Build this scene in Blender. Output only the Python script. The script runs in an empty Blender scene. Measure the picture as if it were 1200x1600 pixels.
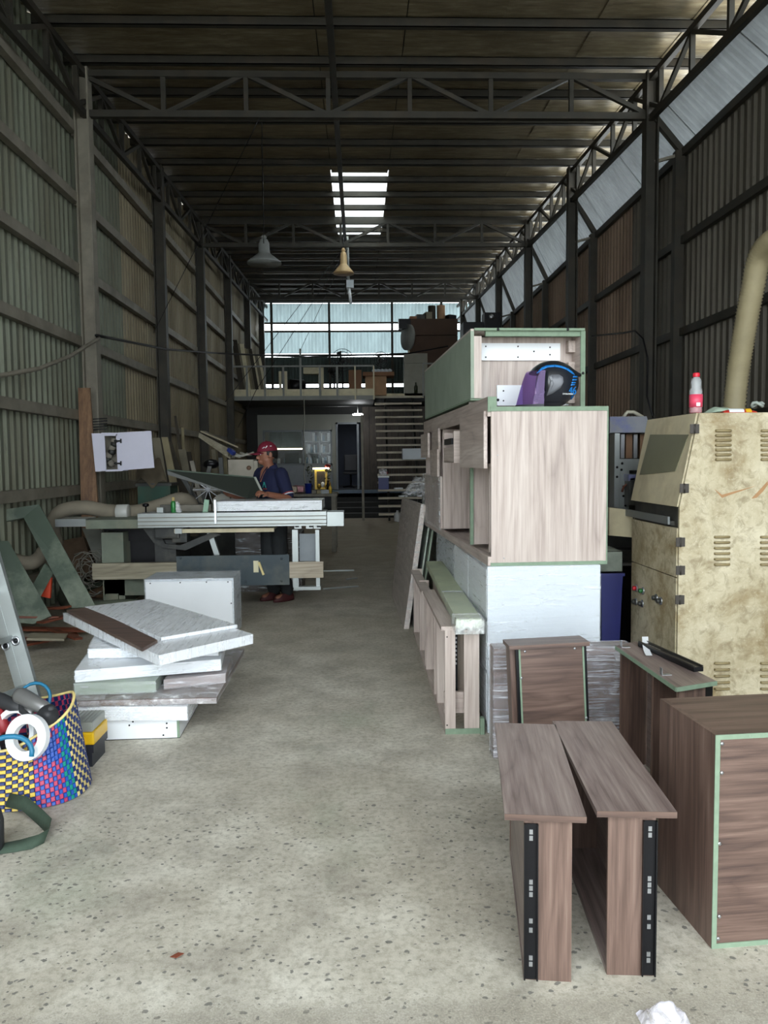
import bpy, bmesh, math, random
from mathutils import Vector, Matrix, Euler, noise as mnoise
random.seed(7)
SC = bpy.context.scene
COL = SC.collection
# ------------------------------------------------------------------ camera
F, VX, VY, ROLL, EYE = 1200.0, 560.0, 720.0, math.radians(0.7), 1.5
_y = Vector((VX-600, 800-VY, -F)).normalized()
_u = Vector((-math.sin(ROLL), math.cos(ROLL), 0)); _u = (_u - _y*_u.dot(_y)).normalized()
_x = _y.cross(_u)
R3 = Matrix((_x, _y, _u))
ORG = Vector((0, 0, EYE))
cam_d = bpy.data.cameras.new('camera'); cam = bpy.data.objects.new('camera', cam_d); COL.objects.link(cam)
cam_d.sensor_fit = 'HORIZONTAL'; cam_d.sensor_width = 36; cam_d.lens = 36*F/1200; cam_d.clip_end = 300; cam_d.clip_start = .05
cam.matrix_world = Matrix.Translation(ORG) @ R3.to_4x4()
SC.camera = cam
# ------------------------------------------------------------------ sky, exposure
W = bpy.data.worlds.new('overcast_sky'); SC.world = W; W.use_nodes = True
_bg = W.node_tree.nodes['Background']; _bg.inputs[0].default_value = (.88, .95, 1.0, 1); _bg.inputs[1].default_value = 4.6
SC.view_settings.view_transform = 'Standard'; SC.view_settings.look = 'None'
SC.view_settings.exposure = 0.42; SC.view_settings.gamma = 1.0; SC.view_settings.use_curve_mapping = False
SC.cycles.max_bounces = 10; SC.cycles.diffuse_bounces = 6; SC.cycles.transparent_max_bounces = 16; SC.cycles.glossy_bounces = 4
SC.cycles.sample_clamp_indirect = 6
# ------------------------------------------------------------------ picture -> place helpers
def ray(px, py): return R3 @ Vector((px-600, 800-py, -F))
def PY(px, py, d): r = ray(px, py); return ORG + r*(d/r.y)          # point at depth d
def PZ(px, py, z=0.0): r = ray(px, py); return ORG + r*((z-EYE)/r.z)  # point at height z
def PX(px, py, x): r = ray(px, py); return ORG + r*(x/r.x)
# ------------------------------------------------------------------ mesh builder
class MB:
    def __init__(s): s.v = []; s.f = []; s.sm = []
    def add(s, vs, fs, smooth=False):
        o = len(s.v); s.v += [Vector(v) for v in vs]
        for f in fs: s.f.append(tuple(i+o for i in f)); s.sm.append(smooth)
        return s
    def hexa(s, p):   # p: 4 bottom (ccw from above) + 4 top
        return s.add(p, [(3,2,1,0),(4,5,6,7),(0,1,5,4),(1,2,6,5),(2,3,7,6),(3,0,4,7)])
    def box(s, a, b, m=None, bev=0.0):
        x0,x1 = sorted((a[0],b[0])); y0,y1 = sorted((a[1],b[1])); z0,z1 = sorted((a[2],b[2]))
        if bev <= 0:
            p = [Vector(q) for q in ((x0,y0,z0),(x1,y0,z0),(x1,y1,z0),(x0,y1,z0),(x0,y0,z1),(x1,y0,z1),(x1,y1,z1),(x0,y1,z1))]
            if m is not None: p = [m @ q for q in p]
            return s.hexa(p)
        bm = bmesh.new(); bmesh.ops.create_cube(bm, size=1)
        for v in bm.verts: v.co = Vector(((x0+x1)/2+v.co.x*(x1-x0), (y0+y1)/2+v.co.y*(y1-y0), (z0+z1)/2+v.co.z*(z1-z0)))
        bmesh.ops.bevel(bm, geom=list(bm.edges), offset=bev, segments=2, affect='EDGES', profile=.7)
        return s.from_bm(bm, m)
    def cbox(s, c, d, rot=(0,0,0), bev=0.0):
        m = Matrix.Translation(Vector(c)) @ Euler(rot).to_matrix().to_4x4()
        h = Vector(d)*.5
        return s.box(-h, h, m, bev)
    def from_bm(s, bm, m=None, smooth=False):
        bm.verts.index_update()
        vs = [(m @ v.co if m is not None else v.co.copy()) for v in bm.verts]
        fs = [tuple(v.index for v in f.verts) for f in bm.faces]; bm.free()
        return s.add(vs, fs, smooth)
    def slab(s, poly, vec):   # polygon extruded by a vector
        n = len(poly); vec = Vector(vec); P = [Vector(p) for p in poly]
        nr = Vector((0,0,0))
        for i in range(n): nr += P[i].cross(P[(i+1)%n])
        if nr.dot(vec) > 0: P.reverse()
        return s.add(P+[p+vec for p in P], [tuple(range(n)), tuple(range(2*n-1, n-1, -1))]+[(i, i+n, (i+1)%n+n, (i+1)%n) for i in range(n)])
    def bar(s, a, b, w, h=None, up=(0,0,1)):
        a = Vector(a); b = Vector(b); h = h or w; d = (b-a).normalized(); up = Vector(up)
        if abs(d.dot(up)) > .95: up = Vector((0,1,0)) if abs(d.y) < .9 else Vector((1,0,0))
        r = d.cross(up).normalized()*w*.5; t = r.cross(d).normalized()*h*.5
        return s.add([a-r-t, a+r-t, b+r-t, b-r-t, a-r+t, a+r+t, b+r+t, b-r+t], [(3,2,1,0),(4,5,6,7),(0,1,5,4),(1,2,6,5),(2,3,7,6),(3,0,4,7)])
    def tube(s, path, r, n=8, caps=True, closed=False, smooth=True, flat=1.0):
        P = [Vector(p) for p in path]; k = len(P); rr = r if callable(r) else (lambda i: r[i] if isinstance(r, (list,tuple)) else r)
        rings = []; prev = None
        for i in range(k):
            if closed: d = P[(i+1)%k]-P[i-1]
            else: d = P[min(i+1,k-1)]-P[max(i-1,0)]
            d.normalize()
            if prev is None:
                ref = Vector((0,0,1)) if abs(d.z) < .9 else Vector((1,0,0)); t = d.cross(ref).normalized()
            else:
                t = (prev - d*prev.dot(d)).normalized()
            prev = t; b = d.cross(t)
            rings.append([P[i]+(t*math.cos(a)+b*math.sin(a)*flat)*rr(i) for a in (2*math.pi*j/n for j in range(n))])
        vs = [v for r_ in rings for v in r_]; fs = []
        for i in range(k if closed else k-1):
            i2 = (i+1)%k
            for j in range(n): j2 = (j+1)%n; fs.append((i*n+j, i*n+j2, i2*n+j2, i2*n+j))
        if caps and not closed: fs += [tuple(range(n-1,-1,-1)), tuple((k-1)*n+j for j in range(n))]
        return s.add(vs, fs, smooth)
    def lathe(s, prof, n=16, m=None, smooth=True):
        vs = []; fs = []; k = len(prof)
        for r, z in prof:
            for j in range(n):
                a = 2*math.pi*j/n; v = Vector((r*math.cos(a), r*math.sin(a), z)); vs.append(m @ v if m is not None else v)
        for i in range(k-1):
            for j in range(n): j2 = (j+1)%n; fs.append((i*n+j, i*n+j2, (i+1)*n+j2, (i+1)*n+j))
        if prof[0][0] > 1e-5: fs.append(tuple(range(n-1,-1,-1)))
        if prof[-1][0] > 1e-5: fs.append(tuple((k-1)*n+j for j in range(n)))
        return s.add(vs, fs, smooth)
    def ball(s, c, r, n=10, sq=(1,1,1)):
        k = max(4, n//2); prof = [(math.sin(math.pi*i/k)*1.0, -math.cos(math.pi*i/k)) for i in range(k+1)]
        prof[0] = (1e-6, -1); prof[-1] = (1e-6, 1)
        m = Matrix.Translation(Vector(c)) @ Matrix.Diagonal((r*sq[0], r*sq[1], r*sq[2], 1))
        return s.lathe(prof, n, m)
    def grid(s, fn, nu, nv, smooth=True):   # fn(u,v) -> point
        vs = [fn(i/nu, j/nv) for j in range(nv+1) for i in range(nu+1)]
        fs = [(j*(nu+1)+i, j*(nu+1)+i+1, (j+1)*(nu+1)+i+1, (j+1)*(nu+1)+i) for j in range(nv) for i in range(nu)]
        return s.add(vs, fs, smooth)
    def build(s, name, mat, parent=None, loc=None, world=True):
        off = Vector((0,0,0))
        if parent is not None and world: off = parent.location
        elif loc is not None: off = Vector(loc)
        me = bpy.data.meshes.new(name); me.from_pydata([tuple(v-off) for v in s.v], [], s.f)
        me.polygons.foreach_set('use_smooth', s.sm); me.materials.append(mat); me.update()
        o = bpy.data.objects.new(name, me); COL.objects.link(o)
        if parent is not None: o.parent = parent
        elif loc is not None: o.location = off
        return o
def tag(o, label=None, cat=None, group=None, kind=None):
    if label: o['label'] = label
    if cat: o['category'] = cat
    if group: o['group'] = group
    if kind: o['kind'] = kind
    return o
def thing(name, label, cat, loc=(0,0,0), rz=0.0, group=None):
    o = bpy.data.objects.new(name, None); COL.objects.link(o); o.location = loc; o.rotation_euler = (0,0,rz); o.empty_display_size = .1
    return tag(o, label, cat, group)
def solo(mb, name, mat, label, cat, group=None):
    lo = Vector((sum(v.x for v in mb.v)/len(mb.v), sum(v.y for v in mb.v)/len(mb.v), min(v.z for v in mb.v)))
    return tag(mb.build(name, mat, None, lo), label, cat, group)
def struct(name, mb=None, mat=None):
    if mb is None:
        o = bpy.data.objects.new(name, None); COL.objects.link(o)
    else: o = mb.build(name, mat)
    o['kind'] = 'structure'; return o
def part_copy(o, parent, loc, rot=None):
    c = o.copy(); COL.objects.link(c); c.parent = parent; c.location = loc
    if rot: c.rotation_euler = rot
    return c
def copy_tree(o, loc=None, rz=None, label=None, parent=None):
    kids = [k for k in o.children]; c = o.copy(); COL.objects.link(c)
    if parent: c.parent = parent
    if loc is not None: c.location = loc
    if rz is not None: c.rotation_euler = (0,0,rz)
    if label: c['label'] = label
    for k in kids: copy_tree(k, parent=c)
    return c
# ------------------------------------------------------------------ materials
def _srgb(h):
    h = h.lstrip('#'); c = [int(h[i:i+2],16)/255 for i in (0,2,4)]
    return tuple(x/12.92 if x <= .04045 else ((x+.055)/1.055)**2.4 for x in c)+(1,)
class NT:
    def __init__(s, name):
        s.m = bpy.data.materials.new(name); s.m.use_nodes = True; s.t = s.m.node_tree; s.t.nodes.clear()
        s.out = s.n('ShaderNodeOutputMaterial')
    def n(s, ty, **kw):
        o = s.t.nodes.new(ty)
        for k, v in kw.items():
            if isinstance(v, dict):
                pass
            else: setattr(o, k, v)
        return o
    def l(s, a, b): s.t.links.new(a, b)
    def coords(s, scale=(1,1,1), rot=(0,0,0), kind='Object'):
        c = s.n('ShaderNodeTexCoord'); m = s.n('ShaderNodeMapping'); s.l(c.outputs[kind], m.inputs[0])
        m.inputs['Scale'].default_value = scale; m.inputs['Rotation'].default_value = rot; return m.outputs[0]
    def noise(s, vec, scale, detail=4, rough=.55, dist=0):
        o = s.n('ShaderNodeTexNoise'); s.l(vec, o.inputs['Vector']); o.inputs['Scale'].default_value = scale
        o.inputs['Detail'].default_value = detail; o.inputs['Roughness'].default_value = rough; o.inputs['Distortion'].default_value = dist; return o.outputs['Fac']
    def ramp(s, fac, stops, interp='LINEAR'):
        o = s.n('ShaderNodeValToRGB'); s.l(fac, o.inputs[0]); e = o.color_ramp.elements; o.color_ramp.interpolation = interp
        while len(e) < len(stops): e.new(.5)
        for el, (p, c) in zip(e, stops):
            el.position = p; el.color = c if len(c) == 4 else (c[0],c[1],c[2],1)
        return o.outputs[0]
    def mix(s, fac, a, b, mode='MIX'):
        o = s.n('ShaderNodeMix', data_type='RGBA', blend_type=mode)
        for sock, v in ((o.inputs[0], fac), (o.inputs[6], a), (o.inputs[7], b)):
            if hasattr(v, 'is_output'): s.l(v, sock)
            else: sock.default_value = v
        return o.outputs[2]
    def math(s, op, a, b=0.0, c=None):
        o = s.n('ShaderNodeMath', operation=op)
        for sock, v in zip(o.inputs, (a, b) if c is None else (a, b, c)):
            if hasattr(v, 'is_output'): s.l(v, sock)
            else: sock.default_value = v
        return o.outputs[0]
    def bsdf(s, col, rough=.5, metal=0, bump=None, bstr=.2, bdist=.01, **kw):
        p = s.n('ShaderNodeBsdfPrincipled')
        for sock, v in ((p.inputs['Base Color'], col), (p.inputs['Roughness'], rough), (p.inputs['Metallic'], metal)):
            if hasattr(v, 'is_output'): s.l(v, sock)
            else: sock.default_value = v
        for k, v in kw.items(): p.inputs[k.replace('_',' ')].default_value = v
        if bump is not None:
            b = s.n('ShaderNodeBump'); s.l(bump, b.inputs['Height']); b.inputs['Strength'].default_value = bstr; b.inputs['Distance'].default_value = bdist
            s.l(b.outputs[0], p.inputs['Normal'])
        return p.outputs[0]
    def done(s, sh): s.l(sh, s.out.inputs[0]); return s.m
G = {}
def plain(name, hexc, rough=.5, metal=0, var=.12, scale=6, bump=.08, dirt=None, dirt_amt=.5, dscale=3, **kw):
    if name in G: return G[name]
    t = NT(name); v = t.coords(); c = _srgb(hexc)
    n1 = t.noise(v, scale, 5); hi = tuple(min(1,x*(1+var)) for x in c[:3])+(1,); lo = tuple(x*(1-var) for x in c[:3])+(1,)
    col = t.ramp(n1, [(.3, lo), (.7, hi)])
    if dirt:
        n2 = t.noise(v, dscale, 7, .62); d = t.ramp(n2, [(.48, (0,0,0,1)), (.68, (1,1,1,1))])
        col = t.mix(t.math('MULTIPLY', d, dirt_amt), col, _srgb(dirt))
    G[name] = t.done(t.bsdf(col, rough, metal, t.noise(v, scale*14, 3), bump, .004, **kw)); return G[name]
def wood(name, cols, axis='z', rough=.45, sc=1.0, contrast=1.0, seam=0):
    if name in G: return G[name]
    t = NT(name); ax = 'xyz'.index(axis); s1 = [24*sc]*3; s1[ax] = 1.1*sc; s2 = [110*sc]*3; s2[ax] = 3.0*sc
    v1 = t.coords(tuple(s1)); v2 = t.coords(tuple(s2)); s3 = [3.6*sc]*3; s3[ax] = .5*sc; v3 = t.coords(tuple(s3))
    a = t.noise(v1, 1.0, 8, .68, .5); b = t.noise(v2, 1.0, 4, .7); c = t.noise(v3, 1.0, 3, .5, .4)
    rings = t.math('FRACT', t.math('MULTIPLY', c, 13.0)); rings = t.math('POWER', t.math('ABSOLUTE', t.math('SUBTRACT', rings, .5)), .6)
    f = t.math('ADD', t.math('MULTIPLY', a, .5), t.math('ADD', t.math('MULTIPLY', b, .36), t.math('MULTIPLY', rings, .17)))
    k = len(cols); col = t.ramp(f, [(.36+.34*i/(k-1), _srgb(h)) for i, h in enumerate(cols)])
    G[name] = t.done(t.bsdf(col, rough, 0, b, .12, .003)); return G[name]
def emit(name, col, strength):
    t = NT(name); e = t.n('ShaderNodeEmission'); e.inputs[0].default_value = col; e.inputs[1].default_value = strength; return t.done(e.outputs[0])
def sheet_metal(name, base, rust, rough=.5, metal=.35, dirt_amt=.7, vstretch=.25, sp=.5):
    t = NT(name); v = t.coords((1,1,vstretch)); w = t.coords()
    n1 = t.noise(v, 3.0, 6, .65); n2 = t.noise(w, 1.1, 5, .6); n3 = t.noise(w, 22, 4, .6)
    c = t.ramp(n1, [(.3, tuple(x*.72 for x in _srgb(base)[:3])+(1,)), (.62, _srgb(base))])
    c = t.mix(t.math('MULTIPLY', t.ramp(n2, [(.42, (0,0,0,1)), (.7, (1,1,1,1))]), dirt_amt), c, _srgb(rust))
    c = t.mix(t.math('MULTIPLY', t.ramp(n3, [(.58, (0,0,0,1)), (.72, (1,1,1,1))]), .35), c, tuple(x*.4 for x in _srgb(rust)[:3])+(1,))
    r = t.math('ADD', t.math('MULTIPLY', n2, .35), rough-.17)
    G[name] = t.done(t.bsdf(c, r, metal, n3, .1, .003)); return G[name]
def film(name, amt=.22, tint=(.92,.96,1,1), stretch=(3,3,26), rough=.16):
    t = NT(name); v = t.coords(stretch); w = t.coords((1,1,1))
    n = t.noise(v, 1.6, 5, .6, .6); n2 = t.noise(w, 7, 4, .6, 1.5)
    st = t.math('ADD', t.math('MULTIPLY', n, .75), t.math('MULTIPLY', n2, .25))
    fac = t.ramp(st, [(.4, (amt*.35,)*3), (.56, (amt,)*3), (.66, (min(.85, amt*2.6),)*3)])
    p = t.bsdf(tint, rough, 0, st, .35, .02, Specular_IOR_Level=.9)
    tr = t.n('ShaderNodeBsdfTransparent'); mx = t.n('ShaderNodeMixShader'); t.l(fac, mx.inputs[0]); t.l(tr.outputs[0], mx.inputs[1]); t.l(p, mx.inputs[2])
    G[name] = t.done(mx.outputs[0]); return G[name]
def translucent(name, col, amt=.5, vs=.3):
    t = NT(name); v = t.coords((1,1,vs)); n = t.noise(v, 4, 5, .6)
    c = t.ramp(n, [(.3, tuple(x*.75 for x in col[:3])+(1,)), (.65, col)])
    d = t.n('ShaderNodeBsdfDiffuse'); t.l(c, d.inputs[0]); tr = t.n('ShaderNodeBsdfTranslucent'); t.l(c, tr.inputs[0])
    mx = t.n('ShaderNodeMixShader'); mx.inputs[0].default_value = amt; t.l(d.outputs[0], mx.inputs[1]); t.l(tr.outputs[0], mx.inputs[2])
    G[name] = t.done(mx.outputs[0]); return G[name]
def glass(name, col=(.8,.9,.9,1), amt=.2, rough=.03):
    t = NT(name); p = t.bsdf(col, rough, 0, Specular_IOR_Level=.8); tr = t.n('ShaderNodeBsdfTransparent'); mx = t.n('ShaderNodeMixShader')
    mx.inputs[0].default_value = amt; t.l(tr.outputs[0], mx.inputs[1]); t.l(p, mx.inputs[2]); G[name] = t.done(mx.outputs[0]); return G[name]

STEEL = plain('painted_steel', '38362f', .55, .3, .25, 4, .1, dirt='4e4335', dirt_amt=.45)
GIRT = plain('girt_steel', '827d70', .6, .15, .2, 4, .1, dirt='5a5144', dirt_amt=.45)
OAK = wood('pale_oak', ['968880','b0a198','c2b5ac','d0c6be'], 'z', .45, .75)
OAKY = wood('pale_oak_along', ['968880','b0a198','c2b5ac','d0c6be'], 'y', .45, .75)
OAKX = wood('pale_oak_across', ['968880','b0a198','c2b5ac','d0c6be'], 'x', .45, .75)
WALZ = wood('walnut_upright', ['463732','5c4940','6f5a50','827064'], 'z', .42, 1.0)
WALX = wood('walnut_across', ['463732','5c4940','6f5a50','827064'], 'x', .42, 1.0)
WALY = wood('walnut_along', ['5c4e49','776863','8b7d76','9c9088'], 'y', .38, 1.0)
MDF = plain('green_fibreboard', '788c76', .7, 0, .1, 30, .1)
MDFD = plain('green_board_face', '8d9a89', .6, 0, .12, 5, .08, dirt='9aa694', dirt_amt=.3)
WHITE = plain('white_melamine', 'e9edf0', .35, 0, .03, 3, .02)
BLACK = plain('black_steel', '17171a', .4, .5, .2, 10, .05)
CHROME = plain('zinc_plated', 'b9bcc0', .3, .9, .1, 10, .03)
DUST = plain('dusty_grey', '7f7b70', .85, 0, .2, 8, .15)
FILM = film('stretch_film')
FILM2 = film('stretch_film_dense', .4, (.95,.97,1,1), (4,4,30))
ALU = plain('aluminium', 'a6acab', .38, .75, .1, 6, .05, dirt='8d8f8a', dirt_amt=.35)
# ================================================================== SETTING
RZ = lambda y: 6.02 + .048*(y-9.25)     # underside of the roof purlins
XL, XR, XRW = -3.15, 3.5, 3.95
FR = [2.7, 5.97, 9.25, 12.6, 15.8, 19.1, 22.4, 25.7]
Y0, YB = -1.0, 27.0  # unseen front stretch of roof and walls, added to cut daylight from the front
# floor -------------------------------------------------------------
def concrete():
    t = NT('worn_concrete'); w = t.coords(); big = t.noise(w, .55, 6, .6); med = t.noise(w, 3.2, 8, .68); fine = t.noise(w, 38, 5, .7); grit = t.noise(w, 160, 3, .7)
    c = t.ramp(med, [(.3, _srgb('989388')), (.5, _srgb('bdb8aa')), (.68, _srgb('d6d2c5'))])
    c = t.mix(t.math('MULTIPLY', t.ramp(big, [(.42, (0,0,0,1)), (.66, (1,1,1,1))]), .55), c, _srgb('a59c88'))
    # sawdust tinted patches
    pat = t.ramp(t.noise(t.coords((1,.7,1), (0,0,.4)), 1.3, 4, .6), [(.56, (0,0,0,1)), (.7, (1,1,1,1))])
    c = t.mix(t.math('MULTIPLY', pat, .3), c, _srgb('92a48c'))
    c = t.mix(t.math('MULTIPLY', t.ramp(fine, [(.45, (0,0,0,1)), (.66, (1,1,1,1))]), .5), c, _srgb('75705f'))
    c = t.mix(t.math('MULTIPLY', t.ramp(grit, [(.56, (0,0,0,1)), (.66, (1,1,1,1))]), .25), c, _srgb('dcd8cc'))
    # dark aggregate chips showing in the worn surface
    vo = t.n('ShaderNodeTexVoronoi'); vo.inputs['Scale'].default_value = 38; vm = t.coords((1,1.25,1), (0,0,.5)); t.l(vm, vo.inputs['Vector'])
    sep = t.n('ShaderNodeSeparateColor'); t.l(vo.outputs['Color'], sep.inputs[0])
    edge = t.noise(w, 70, 3, .6)
    dv = t.n('ShaderNodeTexNoise'); t.l(w, dv.inputs['Vector']); dv.inputs['Scale'].default_value = 34; dv.inputs['Detail'].default_value = 2
    mxv = t.n('ShaderNodeMix', data_type='VECTOR'); mxv.inputs[0].default_value = .03; t.l(vm, mxv.inputs[4]); t.l(dv.outputs['Color'], mxv.inputs[5]); t.l(mxv.outputs[1], vo.inputs['Vector'])
    rad = t.math('ADD', t.math('MULTIPLY', sep.outputs[1], .26), .08)
    inside = t.math('LESS_THAN', t.math('ADD', vo.outputs['Distance'], t.math('MULTIPLY', t.math('SUBTRACT', edge, .5), .3)), rad)
    dens = t.noise(t.coords((1,1,1)), 1.1, 3, .6)
    pick = t.math('GREATER_THAN', t.math('MULTIPLY', dens, 1.35), t.math('ADD', sep.outputs[0], .17))
    xyz = t.n('ShaderNodeSeparateXYZ'); t.l(w, xyz.inputs[0])
    near = t.math('LESS_THAN', t.math('ADD', xyz.outputs[1], t.math('MULTIPLY', dens, 2.4)), 4.5)
    chip = t.math('MULTIPLY', t.math('MULTIPLY', inside, pick), near)
    c = t.mix(t.math('MULTIPLY', chip, .85), c, t.ramp(sep.outputs[2], [(0, _srgb('4a4a47')), (1, _srgb('7b7a72'))]))
    # deeper in the shop the slab colour turns browner
    deep = t.n('ShaderNodeMapRange'); t.l(xyz.outputs[1], deep.inputs[0]); deep.inputs[1].default_value = 5; deep.inputs[2].default_value = 15
    c = t.mix(t.math('MULTIPLY', deep.outputs[0], .6), c, _srgb('857358'))
    edge_y = t.math('LESS_THAN', t.math('ADD', xyz.outputs[1], t.math('MULTIPLY', t.math('SUBTRACT', fine, .5), .5)), 2.02)
    c = t.mix(t.math('MULTIPLY', edge_y, .45), c, t.ramp(grit, [(.35, _srgb('4e4a42')), (.65, _srgb('a39c8c'))]))
    h = t.math('ADD', t.math('MULTIPLY', med, .6), t.math('ADD', t.math('MULTIPLY', grit, .25), t.math('MULTIPLY', chip, -.3)))
    return t.done(t.bsdf(c, t.math('ADD', t.math('MULTIPLY', med, .3), .55), 0, h, .45, .012))
CONC = concrete()
struct('floor', MB().box((-14,-14,-.2), (14,30,0)), CONC)
# walls --------------------------------------------------------------
def corrugated(width, height, pitch, depth, flat=.35):
    """trapezoid sheet in the local Y-Z plane, ribs upright, pushed out along +X"""
    mb = MB(); pts = []; y = 0.0
    while y < width-1e-6:
        for fr, d in ((0,0),(flat,0),(flat+.15,depth),(.85,depth)):
            pts.append((min(y+fr*pitch, width), d))
        y += pitch
    pts.append((width, 0)); n = len(pts); vs = [(d, yy, z) for z in (0, height) for yy, d in pts]
    return mb.add(vs, [(i, i+1, n+i+1, n+i) for i in range(n-1)])
LWM = sheet_metal('left_sheet_metal', '777d6c', '5f5946', .5, .35, .55)
LWM2 = sheet_metal('left_sheet_metal_dusty', '92886f', '675840', .55, .3, .55)
RWM = sheet_metal('right_sheet_metal', '6a655a', '4c463b', .62, .25, .6)
RWM2 = sheet_metal('right_sheet_metal_rust_skylit', '9c8570', '6a5546', .65, .2, .6)  # rusty tan, lightened to carry the skylight's brightness on the far sheets
EAV = translucent('grey_eave_sheet', _srgb('a4a9aa'), .15)
GAPS = translucent('rear_fibreglass', (.25,.315,.32,1), .42)
wl = struct('wall_left'); wr = struct('wall_right'); wb = struct('wall_back')
SW = 1.1
base = corrugated(SW, 1.0, .138, .028)
protoL = None
y = Y0; k = 0; protos = {}
while y < YB-.01:
    top = RZ(y)+.15; m = LWM if y < 10.5 else LWM2
    for z0, z1, dx in ((0, 2.95, 0.0), (2.88, top, .012)):
        key = ('L', y < 10.5, z0 > 0)
        if key not in protos:
            o = base.build('wall_panel', m, wl, world=False); protos[key] = o
        else: o = part_copy(protos[key], wl, (0,0,0))
        o.location = (XL-.16-dx, y, z0); o.scale = (1, min(1.015, (YB-y)/SW), z1-z0); o.rotation_euler = (0, 0, random.uniform(-.004,.004))
        mr = RWM if y < 10.6 else RWM2
        if y < 22 or True:
            t2 = 5.15
            for a, b, dx2 in (((0, 2.98, 0),) if z0 == 0 else ((2.9, t2+random.uniform(-.03,.05), .01),)):
                key = ('R', y < 10.6)
                if key not in protos: o = base.build('wall_panel', mr, wr, world=False); protos[key] = o
                else: o = part_copy(protos[key], wr, (0,0,0))
                o.location = (XRW+dx2, y+SW, a); o.scale = (1, min(1.015, (YB-y)/SW), b-a); o.rotation_euler = (0, 0, math.pi+random.uniform(-.004,.004))
                if y+SW > YB: o.location.y = YB
    y += SW; k += 1
for z in (.35, 1.2, 2.06, 2.92, 3.75, 4.56, 5.35):
    for a, b in zip([Y0]+FR, FR+[YB]):
        MB().box((XL-.13, a+.03, z-.055), (XL-.05, b-.03, z+.055)).build('girt', GIRT, wl)
for z in (.85, 1.92, 3.0, 4.08, 5.1):
    for a, b in zip([Y0]+FR, FR+[YB]):
        MB().box((XRW-.09, a+.03, z-.045), (XRW-.03, b-.03, z+.045)).build('girt', STEEL, wr)
for y in FR:
    mb = MB()   # I-section columns
    for x0, x1, y0, y1 in ((XL-.06, XL-.04, y-.075, y+.075), (XL+.09, XL+.11, y-.075, y+.075), (XL-.05, XL+.1, y-.012, y+.012)):
        mb.box((x0, y0, 0), (x1, y1, RZ(y)))
    mb.build('column', GIRT if y < 10 else STEEL, wl)
    mb = MB()
    for x0, x1, y0, y1 in ((XR-.075, XR-.055, y-.075, y+.075), (XR+.055, XR+.075, y-.075, y+.075), (XR-.06, XR+.06, y-.012, y+.012)):
        mb.box((x0, y0, 0), (x1, y1, RZ(y)))
    mb.build('column', STEEL, wr)
    MB().box((XRW-.16, y-.05, 0), (XRW-.05, y+.05, 5.12)).build('wall_post', STEEL, wr)
    MB().bar((XR+.05, y, RZ(y)-.52), (XRW-.05, y, 5.1), .07).build('strut', STEEL, wr)
    MB().bar((XR+.05, y, 5.0), (XRW-.1, y, 5.08), .035).build('tie', GIRT, wr)
# sloping eave sheets between the truss and the right wall
def eave(ya, yb):
    mb = MB(); n = int((yb-ya)/.11); vs = []; pts = []
    for i in range(n):
        for fr, d in ((0,0),(.5,0),(.62,.018),(.88,.018)): pts.append((ya+(i+fr)*(yb-ya)/n, d))
    pts.append((yb, 0)); m_ = len(pts)
    for e in (0, 1):
        for yy, d in pts:
            vs.append((XR+.06+d*.6, yy, RZ(yy)-.5+d) if e else (XRW-.01+d*.6, yy, 5.12+d))
    return mb.add(vs, [(i, i+1, m_+i+1, m_+i) for i in range(m_-1)])
y = Y0
while y < YB-.01:
    e = min(y+1.65, YB); eave(y, min(e+.02, YB)).build('eave_panel', EAV, wr); y = e
# rear wall: fibreglass louvres with open slots, dark sheet below
def rear(z0, z1, mat, nm='wall_panel'):
    x = XL-.15
    while x < XRW-.01:
        w = min(1.2, XRW-x); o = corrugated(w, z1-z0, .12, .025).build(nm, mat, wb, world=False)
        o.location = (x, YB, z0); o.rotation_euler = (0, 0, -math.pi/2); o.location.x = x; x += w
RDK = sheet_metal('rear_sheet_dark', '50605c', '3b4440', .6, .2, .6)
rear(6.28, 6.93, GAPS); rear(5.22, 5.95, GAPS); rear(4.22, 5.1, RDK); rear(0, 4.06, RDK)
for z in (6.25, 5.97, 5.16, 4.2, 6.97): MB().box((XL-.1, YB-.1, z-.03), (XRW-.1, YB-.04, z+.03)).build('girt', STEEL, wb)
for px in (515, 613, 690, 425): p = PY(px, 550, YB-.13); MB().box((p.x-.04, YB-.14, 0), (p.x+.04, YB-.06, 6.95)).build('column', STEEL, wb)
# roof ----------------------------------------------------------------
def foil():
    t = NT('roof_foil'); w = t.coords(); a = t.noise(w, 1.2, 5, .6); b = t.noise(t.coords((1,6,1)), 3, 5, .65); c = t.noise(w, 30, 4, .65)
    col = t.ramp(b, [(.3, _srgb('756b55')), (.55, _srgb('a2967a')), (.72, _srgb('c2b99c'))])
    col = t.mix(t.math('MULTIPLY', t.ramp(a, [(.4, (0,0,0,1)), (.65, (1,1,1,1))]), .5), col, _srgb('6e6049'))
    return t.done(t.bsdf(col, t.math('ADD', t.math('MULTIPLY', a, .3), .2), .5, t.math('ADD', b, t.math('MULTIPLY', c, .4)), .35, .02))
FOIL = foil(); ce = struct('ceiling')
SKYL = translucent('skylight_sheet', (.93,.95,.93,1), .8)
def roof_strip(x0, x1, ya, yb, mat, nm):
    z = lambda yy: RZ(yy)+.13
    mb = MB(); w = .03
    mb.hexa([(x0+.006,ya,z(ya)),(x1-.006,ya,z(ya)),(x1-.006,yb,z(yb)),(x0+.006,yb,z(yb)),(x0+.006,ya,z(ya)+.012),(x1-.006,ya,z(ya)+.012),(x1-.006,yb,z(yb)+.012),(x0+.006,yb,z(yb)+.012)])
    o = mb.build(nm, mat, ce); return o
edges = [-3.42,-2.4,-1.4,-.4,.56,1.6,2.6,3.6,4.2]
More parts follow.
